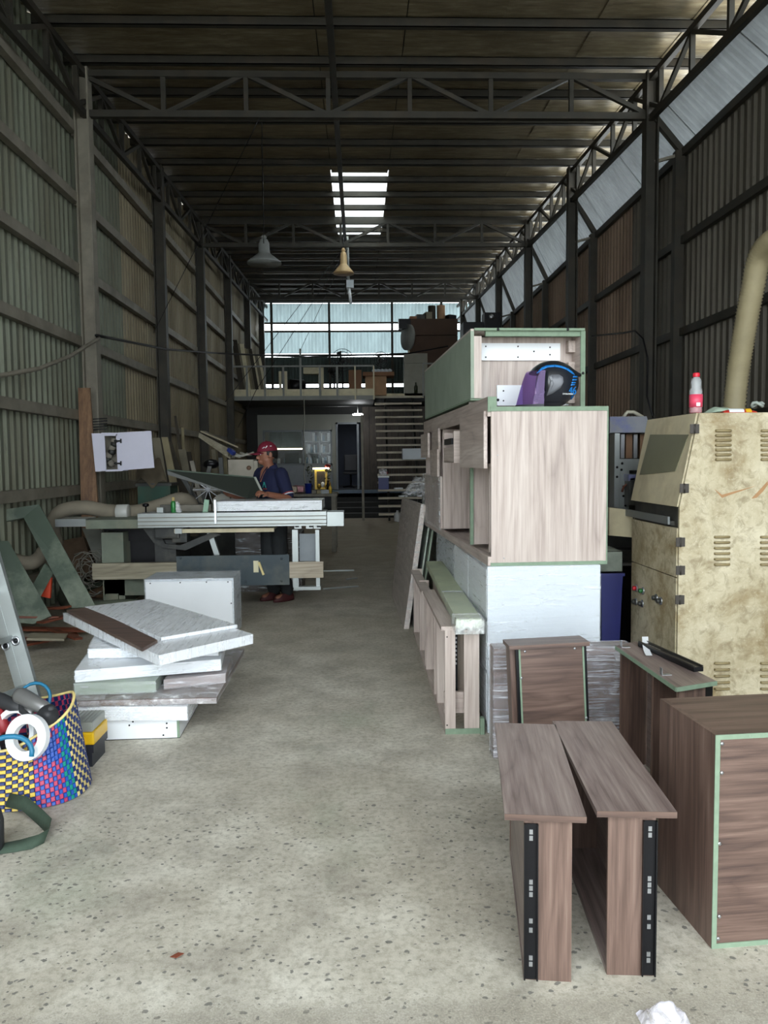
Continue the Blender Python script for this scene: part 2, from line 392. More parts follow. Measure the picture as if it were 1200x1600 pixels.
for i in range(8):
    x0, x1 = edges[i], edges[i+1]
    if i == 3:
        roof_strip(x0, x1, Y0, 13.3, FOIL, 'roof_panel'); roof_strip(x0, x1, 17.55, YB+.3, FOIL, 'roof_panel')
        roof_strip(x0, x1, 13.3, 17.55, SKYL, 'skylight')
    else: roof_strip(x0, x1, Y0, YB+.3, FOIL, 'roof_panel')
    if i: MB().hexa([(x0-.03,Y0,RZ(Y0)+.122),(x0+.03,Y0,RZ(Y0)+.122),(x0+.03,YB,RZ(YB)+.122),(x0-.03,YB,RZ(YB)+.122),(x0-.02,Y0,RZ(Y0)+.16),(x0+.02,Y0,RZ(Y0)+.16),(x0+.02,YB,RZ(YB)+.16),(x0-.02,YB,RZ(YB)+.16)]).build('seam', FOIL, ce) if i not in (3,4) else None
# weatherproof outer skin, so that no sky leaks through the seams
for xa, xb, ya, yb in ((-3.5,-.41,Y0,YB+.4),(.57,4.22,Y0,YB+.4),(-.41,.57,Y0,13.3),(-.41,.57,17.55,YB+.4)):
    MB().hexa([(xa,ya,RZ(ya)+.17),(xb,ya,RZ(ya)+.17),(xb,yb,RZ(yb)+.17),(xa,yb,RZ(yb)+.17),(xa,ya,RZ(ya)+.2),(xb,ya,RZ(ya)+.2),(xb,yb,RZ(yb)+.2),(xa,yb,RZ(yb)+.2)]).build('roof_sheet', STEEL, ce)
y = 2.3
while y < YB:
    z = RZ(y); mb = MB()
    mb.box((XL-.15, y-.03, z+.025), (4.18, y-.022, z+.12)); mb.box((XL-.15, y-.03, z+.025), (4.18, y+.035, z+.033)); mb.box((XL-.15, y-.03, z+.112), (4.18, y+.035, z+.12))
    mb.build('purlin', STEEL, ce); y += .86
MB().hexa([(-.27,Y0,RZ(Y0)-.03),(-.2,Y0,RZ(Y0)-.03),(-.2,24,RZ(24)-.03),(-.27,24,RZ(24)-.03),(-.27,Y0,RZ(Y0)-.1),(-.2,Y0,RZ(Y0)-.1),(-.2,24,RZ(24)-.1),(-.27,24,RZ(24)-.1)]).build('ridge_tie', STEEL, ce)
# trusses ---------------------------------------------------------------
def cross_truss(y, label):
    zt = RZ(y)-.05; zb = zt-.45; T = thing('roof_truss', label, 'truss', (0, y, zb))
    MB().box((XL, y-.035, zt-.04), (XR, y+.035, zt+.03)).build('top_chord', STEEL, T)
    MB().box((XL, y-.035, zb-.04), (XR, y+.035, zb+.035)).build('bottom_chord', STEEL, T)
    n = 7; d = (XR-XL)/n
    for i in range(1, n): MB().bar((XL+i*d, y, zb), (XL+i*d, y, zt), .05).build('upright', STEEL, T)
    for i in range(n):
        a, b = (zt, zb) if i % 2 == 0 else (zb, zt)
        MB().bar((XL+i*d, y, a), (XL+(i+1)*d, y, b), .05, .05).build('brace', STEEL, T)
cross_truss(9.25, 'dark steel roof truss spanning the shop in front, above the whole hall')
cross_truss(15.8, 'steel roof truss below the far end of the bright skylight')
cross_truss(22.4, 'dim steel roof truss nearest the rear wall above the loft')
def side_truss(x, name_label):
    T = thing('eave_truss', name_label, 'truss', (x, Y0, 0))
    for nm, dz in (('top_chord', -.06), ('bottom_chord', -.52)):
        MB().hexa([(x-.03,Y0,RZ(Y0)+dz-.035),(x+.03,Y0,RZ(Y0)+dz-.035),(x+.03,YB,RZ(YB)+dz-.035),(x-.03,YB,RZ(YB)+dz-.035),(x-.03,Y0,RZ(Y0)+dz+.035),(x+.03,Y0,RZ(Y0)+dz+.035),(x+.03,YB,RZ(YB)+dz+.035),(x-.03,YB,RZ(YB)+dz+.035)]).build(nm, STEEL, T)
    y = Y0; i = 0
    while y < YB-.8:
        MB().bar((x, y, RZ(y)-.5), (x, y, RZ(y)-.08), .05).build('upright', STEEL, T)
        a, b = (-.08, -.5) if i % 2 else (-.5, -.08)
        MB().bar((x, y, RZ(y)+a), (x, y+.83, RZ(y+.83)+b), .045).build('brace', STEEL, T)
        y += .83; i += 1
side_truss(XL+.06, 'long dark lattice girder under the eave of the green grey wall')
side_truss(XR, 'long lattice girder along the sloping white eave sheets')
# ================================================================== RIGHT SIDE
def wrap_mb(p, amp=.006, off=.004, step=.07, seed=0.0, mb=None):
    """crumpled film round an 8-corner block"""
    mb = mb or MB(); p = [Vector(q) for q in p]; c = sum(p, Vector((0,0,0)))/8
    for q in ((3,2,1,0),(4,5,6,7),(0,1,5,4),(1,2,6,5),(2,3,7,6),(3,0,4,7)):
        a, b, d, e = (p[i] for i in q); nrm = (b-a).cross(e-a).normalized()
        if nrm.dot((a+d)*.5-c) < 0: nrm = -nrm
        nu = max(2, min(40, int((b-a).length/step))); nv = max(2, min(40, int((e-a).length/step)))
        def fn(u, v):
            w = (a*(1-u)+b*u)*(1-v)+(e*(1-u)+d*u)*v
            ed = min(u, 1-u, v, 1-v)
            k = mnoise.noise(w*9+Vector((seed,0,0)))*.6+mnoise.noise(Vector((w.x*6, w.y*6, w.z*38+seed)))*.4
            out = (w-c).normalized(); k = .5+.5*k
            return w+out*off+nrm*(k*amp*(1 if ed > 1e-6 else .3))
        mb.grid(fn, nu, nv)
    return mb
def boxp(a, b): return [Vector(q) for q in ((a[0],a[1],a[2]),(b[0],a[1],a[2]),(b[0],b[1],a[2]),(a[0],b[1],a[2]),(a[0],a[1],b[2]),(b[0],a[1],b[2]),(b[0],b[1],b[2]),(a[0],b[1],b[2]))]
def L(T, nm, mat, *boxes, bev=0.0, label=None, parent=None):
    mb = MB()
    for a, b in boxes: mb.box(a, b, None, bev)
    o = mb.build(nm, mat, parent or T, world=False)
    if label: o['label'] = label
    return o
def screws(T, pts, nrm='y', r=.006, mat=None):
    for p in pts:
        m = Matrix.Translation(Vector(p)) @ (Euler((math.pi/2,0,0)) if nrm == 'y' else Euler((0,-math.pi/2,0)) if nrm == 'x' else Euler((0,0,0))).to_matrix().to_4x4()
        MB().lathe([(r, 0), (r*.9, .003), (r*.4, .0035)], 8, m).build('screw', mat or CHROME, T, world=False)
# ---- walnut drawers standing on their backs, fronts upward
def slide_rail(T, x, y, z0, z1, mat=None, nm='slide_rail', facing=-1):
    w = .02; mb = MB(); mb.box((x-w, y, z0), (x+w, y+facing*.004, z1)); mb.box((x-w, y, z0), (x-w+.004, y+facing*.012, z1)); mb.box((x+w-.004, y, z0), (x+w, y+facing*.012, z1))
    o = mb.build(nm, BLACK, T, world=False); n = 0
    for f in (.05, .09, .37, .41, .45, .62, .68, .86, .9):
        z = z1+(z0-z1)*f; MB().box((x-.005, y+facing*.0045, z-.007), (x+.005, y+facing*.006, z+.007)).build('rail_slot', CHROME, o, world=False)
    return o
def walnut_drawer(label, loc, rz, flip, l=.72, slab_l=.76, h=.478, w=.135, slab=(-.055,.173)):
    """local x across, y away; the open side is +x, or -x when flip"""
    T = thing('drawer', label, 'drawer', loc, rz, 'walnut drawers standing on end')
    t = .015
    s = slab
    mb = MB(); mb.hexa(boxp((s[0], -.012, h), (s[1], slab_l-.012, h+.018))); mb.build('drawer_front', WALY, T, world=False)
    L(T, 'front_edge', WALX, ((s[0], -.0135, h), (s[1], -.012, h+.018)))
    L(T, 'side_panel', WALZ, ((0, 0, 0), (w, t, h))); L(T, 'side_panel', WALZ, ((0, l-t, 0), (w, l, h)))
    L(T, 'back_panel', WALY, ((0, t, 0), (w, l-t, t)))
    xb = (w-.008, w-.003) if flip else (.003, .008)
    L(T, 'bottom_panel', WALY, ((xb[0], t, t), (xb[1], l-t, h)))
    xs = w+.0 if flip else 0.0
    slide_rail(T, (w-.018) if flip else .02, -.001, .005, h-.012)
    return T
pA = PZ(818, 1530); pB = PZ(949, 1523)
walnut_drawer('walnut drawer standing on end in front, left of the pair, front facing up', (pA.x, pA.y, 0), -.14, False)
walnut_drawer('walnut drawer standing on end, right of the pair, next to the big walnut box', (pB.x-.002, pB.y, 0), -.085, True, slab=(-.035,.19))
# ---- walnut box with green front edges
pE = PZ(1112, 1483); T = thing('walnut_carcass', 'large square walnut carcass with green edges and screwed back panel', 'cabinet', (pE.x, pE.y, 0), .075)
W_, D_, H_ = .62, .36, .668
L(T, 'side_panel', WALZ, ((0, .003, 0), (.017, D_, H_))); L(T, 'side_panel', WALZ, ((W_-.017, .003, 0), (W_, D_, H_)))
L(T, 'top_panel', WALX, ((.017, .003, H_-.017), (W_-.017, D_, H_))); L(T, 'bottom_panel', WALX, ((.017, .003, 0), (W_-.017, D_, .017)))
L(T, 'back_panel', WALX, ((.017, .004, .017), (W_-.017, .01, H_-.017)))
for a, b in (((0,0,0),(.015,.003,H_)), ((W_-.015,0,0),(W_,.003,H_)), ((.015,0,H_-.015),(W_-.015,.003,H_)), ((.015,0,0),(W_-.015,.003,.015))):
    L(T, 'edge_strip', MDF, (a, b), label='raw green fibreboard edge')
screws(T, [(.022,.0035,.03), (.024,.0035,.10), (.02,.0035,.33), (.023,.0035,.55), (.022,.0035,.64), (.11,.0035,.66), (.25,.0035,.655), (.2,.0035,.02), (.4,.0035,.02)], 'y', .006)
# ---- walnut drawer seen from below, leaning behind
pC = PY(819, 1132, 3.42); T = thing('drawer', 'walnut drawer on end with green edged underside facing forward', 'drawer', (pC.x, 3.42, 0), 0, 'walnut drawers standing on end')
T.rotation_euler = (-.04, -.035, 0); h = .635
L(T, 'bottom_panel', WALX, ((.006, .0, .0), (.294, .006, h)))
for a in (0, .294): L(T, 'edge_strip', MDF, ((a, -.004, 0), (a+.008, .1, h)), label='raw green fibreboard edge'); 
for a in (-.012, .302): L(T, 'slide_rail', BLACK, ((a, .0, .0), (a+.012, .03, h)))
L(T, 'side_panel', WALZ, ((-.035, .03, 0), (-.001, .12, h))); L(T, 'side_panel', WALZ, ((.303, .032, 0), (.318, .12, h)))
L(T, 'drawer_front', WALX, ((-.045, -.02, h), (.325, .14, h+.018)))
screws(T, [(.03,0,.62), (.26,0,.622), (.008,-.005,.5), (.3,-.005,.3), (.008,-.005,.22)])
# ---- wrapped walnut panels behind it
def wrapped(label, p, mat, fmat, amp=.007, name='wrapped_sheet', cat='panel', core='panel', grp=None, step=.07, loc=None):
    c = sum((Vector(q) for q in p), Vector((0,0,0)))/8; z = min(q[2] for q in p)
    T = thing(name, label, cat, (c.x, c.y, z), 0, grp)
    MB().hexa([Vector(q) for q in p]).build(core, mat, T)
    wrap_mb(p, amp, .005, step, seed=c.x*3).build('plastic_wrap', fmat, T)
    return T
FILMH = film('film_streaky', .34, (.93,.94,1,1), (3,3,60), .14)
WALDK = WALX
a = PY(770, 1125, 3.78); b = PY(983, 1125, 3.78)
T = wrapped('walnut panel bundle in shiny streaky wrap leaning behind the walnut drawer', boxp((a.x, 3.75, 0), (b.x, 3.86, .56)), WALX, FILMH, .012, step=.045)
mb = MB(); cp = PY(970, 1040, 3.73)
mb.grid(lambda u, v: Vector((cp.x-.03+.06*u+.015*mnoise.noise(Vector((u*5, v*5, 1))), 3.735+.02*mnoise.noise(Vector((u*7, v*9, 3))), .57-.15*v)), 8, 10); mb.build('loose_film_end', FILM2, T)
# ---- walnut drawer with green top edges and a slide lying on it
zD = .6; qA, qB, qC, qD = PZ(961.7,1009,zD), PZ(993,1002,zD), PZ(1120,1064,zD), PZ(1057,1074,zD)
T = thing('drawer', 'walnut drawer with green edged front up, black slide lying on top', 'drawer', (qD.x, qD.y, 0), 0, 'walnut drawers standing on end')
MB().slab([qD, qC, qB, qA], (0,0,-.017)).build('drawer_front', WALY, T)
for u, v in ((qA,qD),(qD,qC)):
    d = (v-u).normalized(); n = Vector((d.y,-d.x,0))*.003
    MB().slab([u+n, v+n, v+n+Vector((0,0,-.018)), u+n+Vector((0,0,-.018))], -n*1.0).build('edge_strip', MDF, T)['label'] = 'raw green fibreboard edge'
def lerp(a, b, t): return a*(1-t)+b*t
dl = (qA-qD); dw = (qC-qD)
def dq(u, v, z): w = qD+dl*u+dw*v; return Vector((w.x, w.y, z))
def panel(T, nm, mat, u0, v0, u1, v1, z0, z1, th=.015):
    a, b = dq(u0,v0,0), dq(u1,v1,0); d = (b-a).normalized(); n = Vector((-d.y, d.x, 0))*th
    MB().hexa([Vector((q.x,q.y,z)) for z in (z0,z1) for q in (a,b,b+n,a+n)]).build(nm, mat, T)
zt = zD-.018
panel(T, 'side_panel', WALZ, .03, .12, .03, .82, 0, zt); panel(T, 'side_panel', WALZ, .95, .12, .95, .9, 0, zt)
panel(T, 'bottom_panel', WALY, .04, .86, .93, .86, 0, zt, .006); panel(T, 'divider', WALZ, .4, .12, .4, .8, 0, zt, .012); panel(T, 'back_panel', WALY, .04, .12, .93, .12, 0, .05)
panel(T, 'slide_rail', BLACK, .028, .78, .028, .96, 0, zt-.004)
a, b = dq(.9,.62,zD), dq(.2,.93,zD)
sl = MB().bar(a+Vector((0,0,.012)), b+Vector((0,0,.012)), .045, .02)
S = solo(sl, 'drawer_slide', BLACK, 'black telescopic drawer slide lying on the green edged walnut drawer', 'drawer slide')
d_ = (b-a)
for k in range(6): q = a+d_*(.04+.06*k)+Vector((-.006,0,.0225)); MB().cbox(q, (.012,.02,.002), (0,0,math.atan2(d_.y,d_.x)-math.pi/2)).build('slide_slot', CHROME, S, world=False).location = -S.location
n_ = Vector((-d_.y, d_.x, 0)).normalized()
for s_ in (-1,1): MB().bar(a+n_*.019*s_+Vector((0,0,.024)), b+n_*.019*s_+Vector((0,0,.024)), .006, .008).build('rail_edge', STEEL, S, world=False).location = -S.location
tp = PZ(1003,1005,zD+.006); te = PZ(1013,1025,zD+.004)
solo(MB().grid(lambda u,v: lerp(tp, te, v)+Vector((.03*u-.012*math.sin(v*2), 0, .03*(1-v)**2+.002)), 2, 8), 'masking_tape', WHITE, 'short white tape strip curling over the end of the drawer slide', 'tape')
for px, py in ((974, 1011),(1037,1054)):
    q = PZ(px, py, zD)
    mb = MB().box((q.x-.012,q.y-.012,zD), (q.x+.03,q.y+.012,zD+.002)).box((q.x-.012,q.y-.012,zD), (q.x-.01,q.y+.012,zD+.03))
    B = solo(mb, 'angle_bracket', CHROME, 'small zinc angle bracket on walnut drawer, %s' % ('at the far corner by the tape' if px < 1000 else 'halfway along the green edge'), 'bracket')
# ---- the stack: wrapped white cabinet, oak carcass, green backed unit
RS = .042; S0 = PZ(762, 1145)
def stack_thing(name, label, cat, z, dx=0, dy=0): 
    c, s = math.cos(RS), math.sin(RS)
    return thing(name, label, cat, (S0.x+dx*c-dy*s, S0.y+dx*s+dy*c, z), RS)
WGREY = plain('grey_white_laminate', 'c3cad0', .35, 0, .03, 3, .02)
T = stack_thing('wrapped_cabinet', 'white cabinet in stretch wrap at the bottom of the stack', 'cabinet', 0); T.rotation_euler.z = .015
L(T, 'end_panel', WGREY, ((0,0,0),(.62,.02,.92)))
L(T, 'carcass', WHITE, ((.02,.02,.0),(.62,1.3,.92)))
for j in range(3): L(T, 'drawer_front', WHITE, ((.0,.04+.0,.05+.29*j),(.018,.66,.32+.29*j))); L(T, 'drawer_front', WHITE, ((.0,.68,.05+.29*j),(.018,1.28,.32+.29*j)))
wrap_mb(boxp((-.004,-.002,.01),(.622,1.3,.915)), .006, .003, .06, 2.0).build('plastic_wrap', film('film_cabinet', .2, (.93,.97,1,1), (2.5,2.5,40), .15), T, world=False)
T = stack_thing('wrapped_cabinet', 'wrapped grey cabinet behind the white one, under the oak carcass far end', 'cabinet', 0, -.02, 1.4); T.location.x = S0.x+.015; T.rotation_euler.z = .012
L(T, 'carcass', MDFD, ((.02,0,0),(.6,1.25,.9))); L(T, 'end_panel', WGREY, ((0,.03,.06),(.02,1.2,.86)))
wrap_mb(boxp((-.004,-.002,.01),(.602,1.25,.9)), .012, .004, .07, 5.0).build('plastic_wrap', FILM2, T, world=False)
# oak carcass: open towards -x
T = stack_thing('oak_carcass', 'long pale oak carcass with green edges and open bays, helmet on top', 'cabinet', .922, .025, .02)
Wc, Dc, Hc = .64, 2.72, .855
L(T, 'end_panel', OAK, ((.0,.0,.018),(Wc,.018,Hc-.018))); L(T, 'end_panel', OAK, ((0,Dc-.018,0),(Wc,Dc,Hc)))
L(T, 'base_panel', OAKY, ((0,.0,0),(Wc,Dc-.018,.018))); L(T, 'top_panel', OAKY, ((0,.0,Hc-.018),(Wc,Dc-.018,Hc)))
L(T, 'edge_strip', MDF, ((-.004,-.004,-.003),(Wc+.006,0,.016)), label='raw green fibreboard edge'); L(T, 'edge_strip', MDF, ((-.004,-.004,Hc-.018),(Wc+.006,0,Hc+.006)), label='raw green fibreboard edge'); L(T, 'edge_strip', MDF, ((Wc,-.004,.016),(Wc+.006,.018,Hc-.018)), label='raw green fibreboard edge')
L(T, 'back_panel', OAK, ((Wc-.02,.018,.018),(Wc-.012,Dc-.018,Hc-.018)))
L(T, 'bottom_rail', OAKY, ((-.018,.0,.0),(0,Dc,.05))); L(T, 'top_rail', OAKY, ((-.018,.01,Hc-.045),(0,Dc,Hc+.06))); L(T, 'edge_strip', MDF, ((-.018,.0,Hc-.02),(.03,.01,Hc+.06)), label='raw green fibreboard edge')
for y in (.62, 1.72): L(T, 'divider', OAK, ((0,y,.05),(Wc-.03,y+.018,Hc-.045)))
L(T, 'divider', OAK, ((.12,.34,.05),(Wc-.03,.358,.54))); L(T, 'divider', OAK, ((0.03,.2,.05),(.3,.218,.54))); L(T, 'shelf', OAKY, ((0.0,.02,.54),(Wc-.03,.62,.556)))
L(T, 'stile', MDF, ((.0,.605,.05),(.02,.62,.54)), label='raw green fibreboard edge')
o = L(T, 'drawer_front', OAKY, ((-.02,.02,-.14),(0,.66,.17))); o.location = (-.012, .02, Hc-.185); o.rotation_euler = (0,0,.03)
dr = L(T, 'drawer_box', OAKX, ((-.065,.83,.56),(.45,.845,.765)))
L(T, 'drawer_side', OAKX, ((-.065,1.24,.56),(.45,1.255,.765)), parent=T); L(T, 'drawer_back', OAKY, ((-.065,.845,.56),(-.05,1.24,.66))); L(T, 'drawer_bottom', OAKY, ((-.065,.845,.56),(.45,1.24,.57))); L(T, 'slide_rail', BLACK, ((-.07,.9,.68),(-.05,1.2,.72)))
for (y0,y1,z0,z1,px) in ((2.2,2.66,.6,.8,.035),(1.76,2.12,.64,.82,.012),(1.74,2.12,.45,.66,.024)): L(T, 'drawer_front', OAKY, ((-.018-px,y0,z0),(-px,y1,z1)))
L(T, 'door', OAK, ((-.018,1.75,.05),(0,2.68,.45)))
wrap_mb(boxp((-.03,1.74,.04),(-.02,2.7,.46)), .008, .003, .06, 1.0).build('plastic_wrap', FILM, T, world=False)
screws(T, [(.035,-.001,.6), (.07,-.001,.04)], 'y', .004)
# green backed wall unit on top
T = stack_thing('wall_unit', 'green backed unit with oak inside, on top of the stack behind the helmet', 'cabinet', 1.79, .02, .47)
Wu, Du, z0, z1 = .665, 2.12, .075, .47
L(T, 'back_board', MDFD, ((-.02,.0,z0),(0,Du,z1))); L(T, 'edge_strip', OAK, ((0,.0,z0),(.045,.012,z1-.03)))
L(T, 'inner_panel', OAK, ((0.0,.16,.012),(Wu-.02,.178,z1-.012))); L(T, 'top_panel', OAKY, ((-.02,.0,z1),(Wu,Du,z1+.012)))
L(T, 'top_edge', MDF, ((-.0,-.02,z1-.0),(Wu,.0,z1+.014)), label='raw green fibreboard edge'); L(T, 'top_edge', MDF, ((.07,.0,z1-.03),(Wu,.03,z1)), label='raw green fibreboard edge')
L(T, 'side_panel', OAKY, ((Wu-.02,.0,.012),(Wu,Du,z1))); L(T, 'side_edge', MDF, ((Wu-.022,-.012,0.0),(Wu+.006,.0,z1)), label='raw green fibreboard edge')
L(T, 'base_panel', MDF, ((.10,.0,0),(Wu-.02,Du,.012))); L(T, 'foot_block', MDF, ((.1,.0,.012),(.125,.03,z0)))
L(T, 'ledge', MDF, ((-.02,.012,z0-.012),(.125,Du,z0)))
L(T, 'hanging_rail', WHITE, ((.06,.142,z1-.155),(Wu-.10,.16,z1-.05)), label='white predrilled hanging rail'); L(T, 'spacer_plate', WHITE, ((.17,.142,.04),(.33,.16,.165)), label='white predrilled plate')
L(T, 'spacer_plate', WHITE, ((.58,.142,.04),(.62,.16,.14)))
for z in (.36,.23,.05): L(T, 'glue_block', OAKY, ((Wu-.06,.10,z),(Wu-.02,.16,z+.07)))
screws(T, [(.1,.141,z1-.07),(.1,.141,z1-.135),(.3,.141,z1-.07),(.3,.141,z1-.135),(.5,.141,z1-.075),(.5,.141,z1-.12),(.4,.141,z1-.1),(.21,.141,.13),(.21,.141,.07)], 'y', .005, BLACK)
screws(T, [(.14,-.021,z1-.008+.014),(.56,-.021,z1+.006),(Wu-.008,-.014,.22),(.175,.14,.075)], 'y', .009, BLACK)
# ---- helmet
HB = plain('helmet_black', '20242b', .28, .0, .1, 5, .0, Coat_Weight=.5); HBL = plain('helmet_blue', '1f7fd0', .35); HGR = plain('helmet_grey', '6d7076', .35); HDK = plain('helmet_rubber', '2f3136', .6)
VIS = NT('visor'); _t = VIS; _p = _t.bsdf((.25,.16,.36,1), .06, .35, Specular_IOR_Level=.9); _tr = _t.n('ShaderNodeBsdfTransparent'); _tr.inputs[0].default_value = (.55,.42,.75,1); _mx = _t.n('ShaderNodeMixShader'); _mx.inputs[0].default_value = .22; _t.l(_tr.outputs[0], _mx.inputs[1]); _t.l(_p, _mx.inputs[2]); VIS = _t.done(_mx.outputs[0])
hc = PY(857, 634, 4.36); HT = thing('motorcycle_helmet', 'black open face helmet with blue stripes and smoked violet visor, on oak carcass', 'helmet', (hc.x, 4.36, 1.786), .02)
# side outline (x forward = -x), local x -.18..+.18
def hel(u, v, s=1.0, top=.262, cx=.018, hl=.148, hw=.122):
    """u: angle round the side profile (0 bottom back .. 1 bottom front); v -1..1 across"""
    a = math.pi*(-.17+1.2*u); cr = math.cos(v*math.pi/2)**.62; w = math.sin(v*math.pi/2)
    x = cx+hl*math.cos(a)*cr*s; z = .118+(.142*math.sin(a) if a > 0 and a < math.pi else .118*math.sin(a)*1.0)*cr*s
    return Vector((x, hw*w*s, max(z, .012)))
mb = MB()
# shell from a sphere cut for the face opening
n1, n2 = 40, 28; vs = []; idx = {}
def sph(th, ph, k=1.0):   # th 0 top..pi bottom, ph azimuth
    x = math.sin(th)*math.cos(ph); y = math.sin(th)*math.sin(ph); z = math.cos(th)
    z2 = .14+.128*z if z > 0 else .14+.135*z
    sx = .152 if x > 0 else .148
    taper = 1-.12*max(0, -z)**2
    return Vector((.018+sx*x*taper*k, .124*y*taper*k, z2*1.0 if k == 1 else .14+(z2-.14)*k))
for i in range(n2):
    for j in range(n1):
        th = (.0+.86*i/(n2-1))*math.pi; ph = 2*math.pi*j/n1; vs.append(sph(th, ph))
fs = []
for i in range(n2-1):
    for j in range(n1):
        j2 = (j+1) % n1; q = (i*n1+j, i*n1+j2, (i+1)*n1+j2, (i+1)*n1+j); c = sum((vs[t] for t in q), Vector((0,0,0)))/4
        lim = -.045 if c.z > .1 else -.045-(.1-c.z)*.55
        if c.x < lim and c.z < .198 and c.x-.25*(c.z-.1) < -.03: continue
        fs.append((q[3],q[2],q[1],q[0]))
mb.add(vs, fs, True); sh = mb.build('shell', HB, HT, world=False)
sm = sh.modifiers.new('thick', 'SOLIDIFY'); sm.thickness = .012; sm.offset = -1
mb = MB(); mb.grid(lambda u, v: Vector((-.02+(-.106-.06*v**.8)*math.cos((u*2-1)*1.35), (.1+.018*v)*math.sin((u*2-1)*1.35), .205-.19*v)), 24, 14)
mb.build('visor', VIS, HT, world=False)
mb = MB(); mb.grid(lambda u, v: Vector((-.02-.17*math.cos((u*2-1)*1.35), .12*math.sin((u*2-1)*1.35), .018-.014*v)), 20, 2); mb.build('visor_rim', HDK, HT, world=False)
mb = MB(); mb.grid(lambda u, v: sph(math.pi*(.8+.08*v), 2*math.pi*u, 1.02), 36, 3); mb.build('neck_trim', HDK, HT, world=False)
def patch(nm, mat, poly, off=.006, sub=6):
    """poly of (x,z) on the near side of the helmet, lifted off the shell"""
    def yy(x, z):
        dx = (x-.018)/.152; dz = (z-.14)/(.128 if z > .14 else .135); t = 1-.12*max(0, -dz)**2
        r = 1-(dx/t)**2-dz*dz
        return -.124*t*math.sqrt(max(.0, r))-off
    n = len(poly); bm = bmesh.new(); bv = [bm.verts.new((x, 0, z)) for x, z in poly]; bm.faces.new(bv)
    bmesh.ops.triangulate(bm, faces=bm.faces[:]); bmesh.ops.subdivide_edges(bm, edges=bm.edges[:], cuts=3, use_grid_fill=True)
    bmesh.ops.triangulate(bm, faces=bm.faces[:])
    for v in bm.verts: v.co.y = yy(v.co.x, v.co.z)
    m_ = MB(); m_.from_bm(bm, None, True); o = m_.build(nm, mat, HT, world=False); s_ = o.modifiers.new('t', 'SOLIDIFY'); s_.thickness = .003; s_.offset = 0; return o
def hp(px, py): return ((px-857)/1200*4.25, (636-py)/1200*4.25)   # photo pixel -> helmet side plane
def hz(zx, zy): return hp(780+zx/6.667, 540+zy/6.667)
patch('pivot_cover', HGR, [hz(*q) for q in ((455,330),(480,310),(560,308),(600,335),(605,385),(575,445),(500,500),(445,520),(480,460),(505,400),(490,375),(470,380))], .007)
def hx(px, py): x, z = hz(px, py); return x, z
def strip(nm, mat, pts, w, off=.006):
    P = [Vector(hz(*p)+(0,)) for p in pts]; poly = []
    up = []; dn = []
    for i, p in enumerate(P):
        d = (P[min(i+1,len(P)-1)]-P[max(i-1,0)]).normalized(); n = Vector((-d.y, d.x, 0))*w*.5*(1 if 0 < i < len(P)-1 else .15)
        up.append(p+n); dn.append(p-n)
    for i in range(len(P)-1): patch(nm, mat, [(q.x,q.y) for q in (up[i], up[i+1], dn[i+1], dn[i])], off)
strip('blue_stripe', HBL, [(345,285),(400,238),(450,215),(530,210),(600,222),(660,245),(710,278),(745,305)], .012)
for zz in (325,358,388,410): patch('blue_flash', HBL, [hz(*q) for q in ((725-(zz-325)*.3,zz-8),(795-(zz-325)*.55,zz-8),(785-(zz-325)*.55,zz+2),(718-(zz-325)*.3,zz+10))], .006)
# spoiler on the crown
mb = MB(); pr = [hz(*q) for q in ((360,215),(420,180),(500,152),(570,150),(640,170),(710,210),(780,255),(838,290))]
lo = [hz(*q) for q in ((372,222),(430,195),(505,172),(570,170),(640,190),(705,232),(770,285),(826,305))]
vs = []; nn = len(pr)
for s_, wd in ((-1,.055),(1,.055)):
    for (x,z) in pr: vs.append((x, s_*wd, z-.0))
    for (x,z) in lo: vs.append((x, s_*(wd+.015), z-.006))
fs = [(i, i+1, 2*nn+i+1, 2*nn+i) for i in range(nn-1)]+[(i, nn+i, nn+i+1, i+1) for i in range(nn-1)]+[(2*nn+i, 2*nn+i+1, 3*nn+i+1, 3*nn+i) for i in range(nn-1)]+[(nn-1, 2*nn-1, 4*nn-1, 3*nn-1)]
mb.add(vs, fs, True); mb.build('spoiler', HB, HT, world=False)
def text_part(body, size, mat, parent, loc, rot, nm='lettering', shear=0.0, ext=.0015):
    cu = bpy.data.curves.new(nm, 'FONT'); cu.body = body; cu.size = size; cu.extrude = ext; cu.shear = shear; cu.align_x = 'CENTER'
    o = bpy.data.objects.new(nm, cu); COL.objects.link(o); dg = bpy.context.evaluated_depsgraph_get(); me = bpy.data.meshes.new_from_object(o.evaluated_get(dg))
    bpy.data.objects.remove(o); me.materials.clear(); me.materials.append(mat)
    t = bpy.data.objects.new(nm, me); COL.objects.link(t); t.parent = parent; t.location = loc; t.rotation_euler = rot; return t
x, z = hz(722, 507); text_part('46', .066, HBL, HT, (x-.004, -.1, z), (math.pi/2-.12, 0, .62), shear=.3)
x, z = hz(660, 512); text_part('EVOLUTION', .012, WHITE, HT, (x, -.112, z), (math.pi/2+.3, 0, .3))
patch('blue_flash', HBL, [hz(*q) for q in ((728,522),(768,514),(760,545),(738,550))], .007)
m_ = Matrix.Translation(Vector((hz(540,365)[0], -.126, hz(540,365)[1]))) @ Euler((math.pi/2,0,0)).to_matrix().to_4x4(); MB().lathe([(.008,0),(.007,.005),(.002,.006)], 10, m_).build('pivot_screw', HGR, HT, world=False)
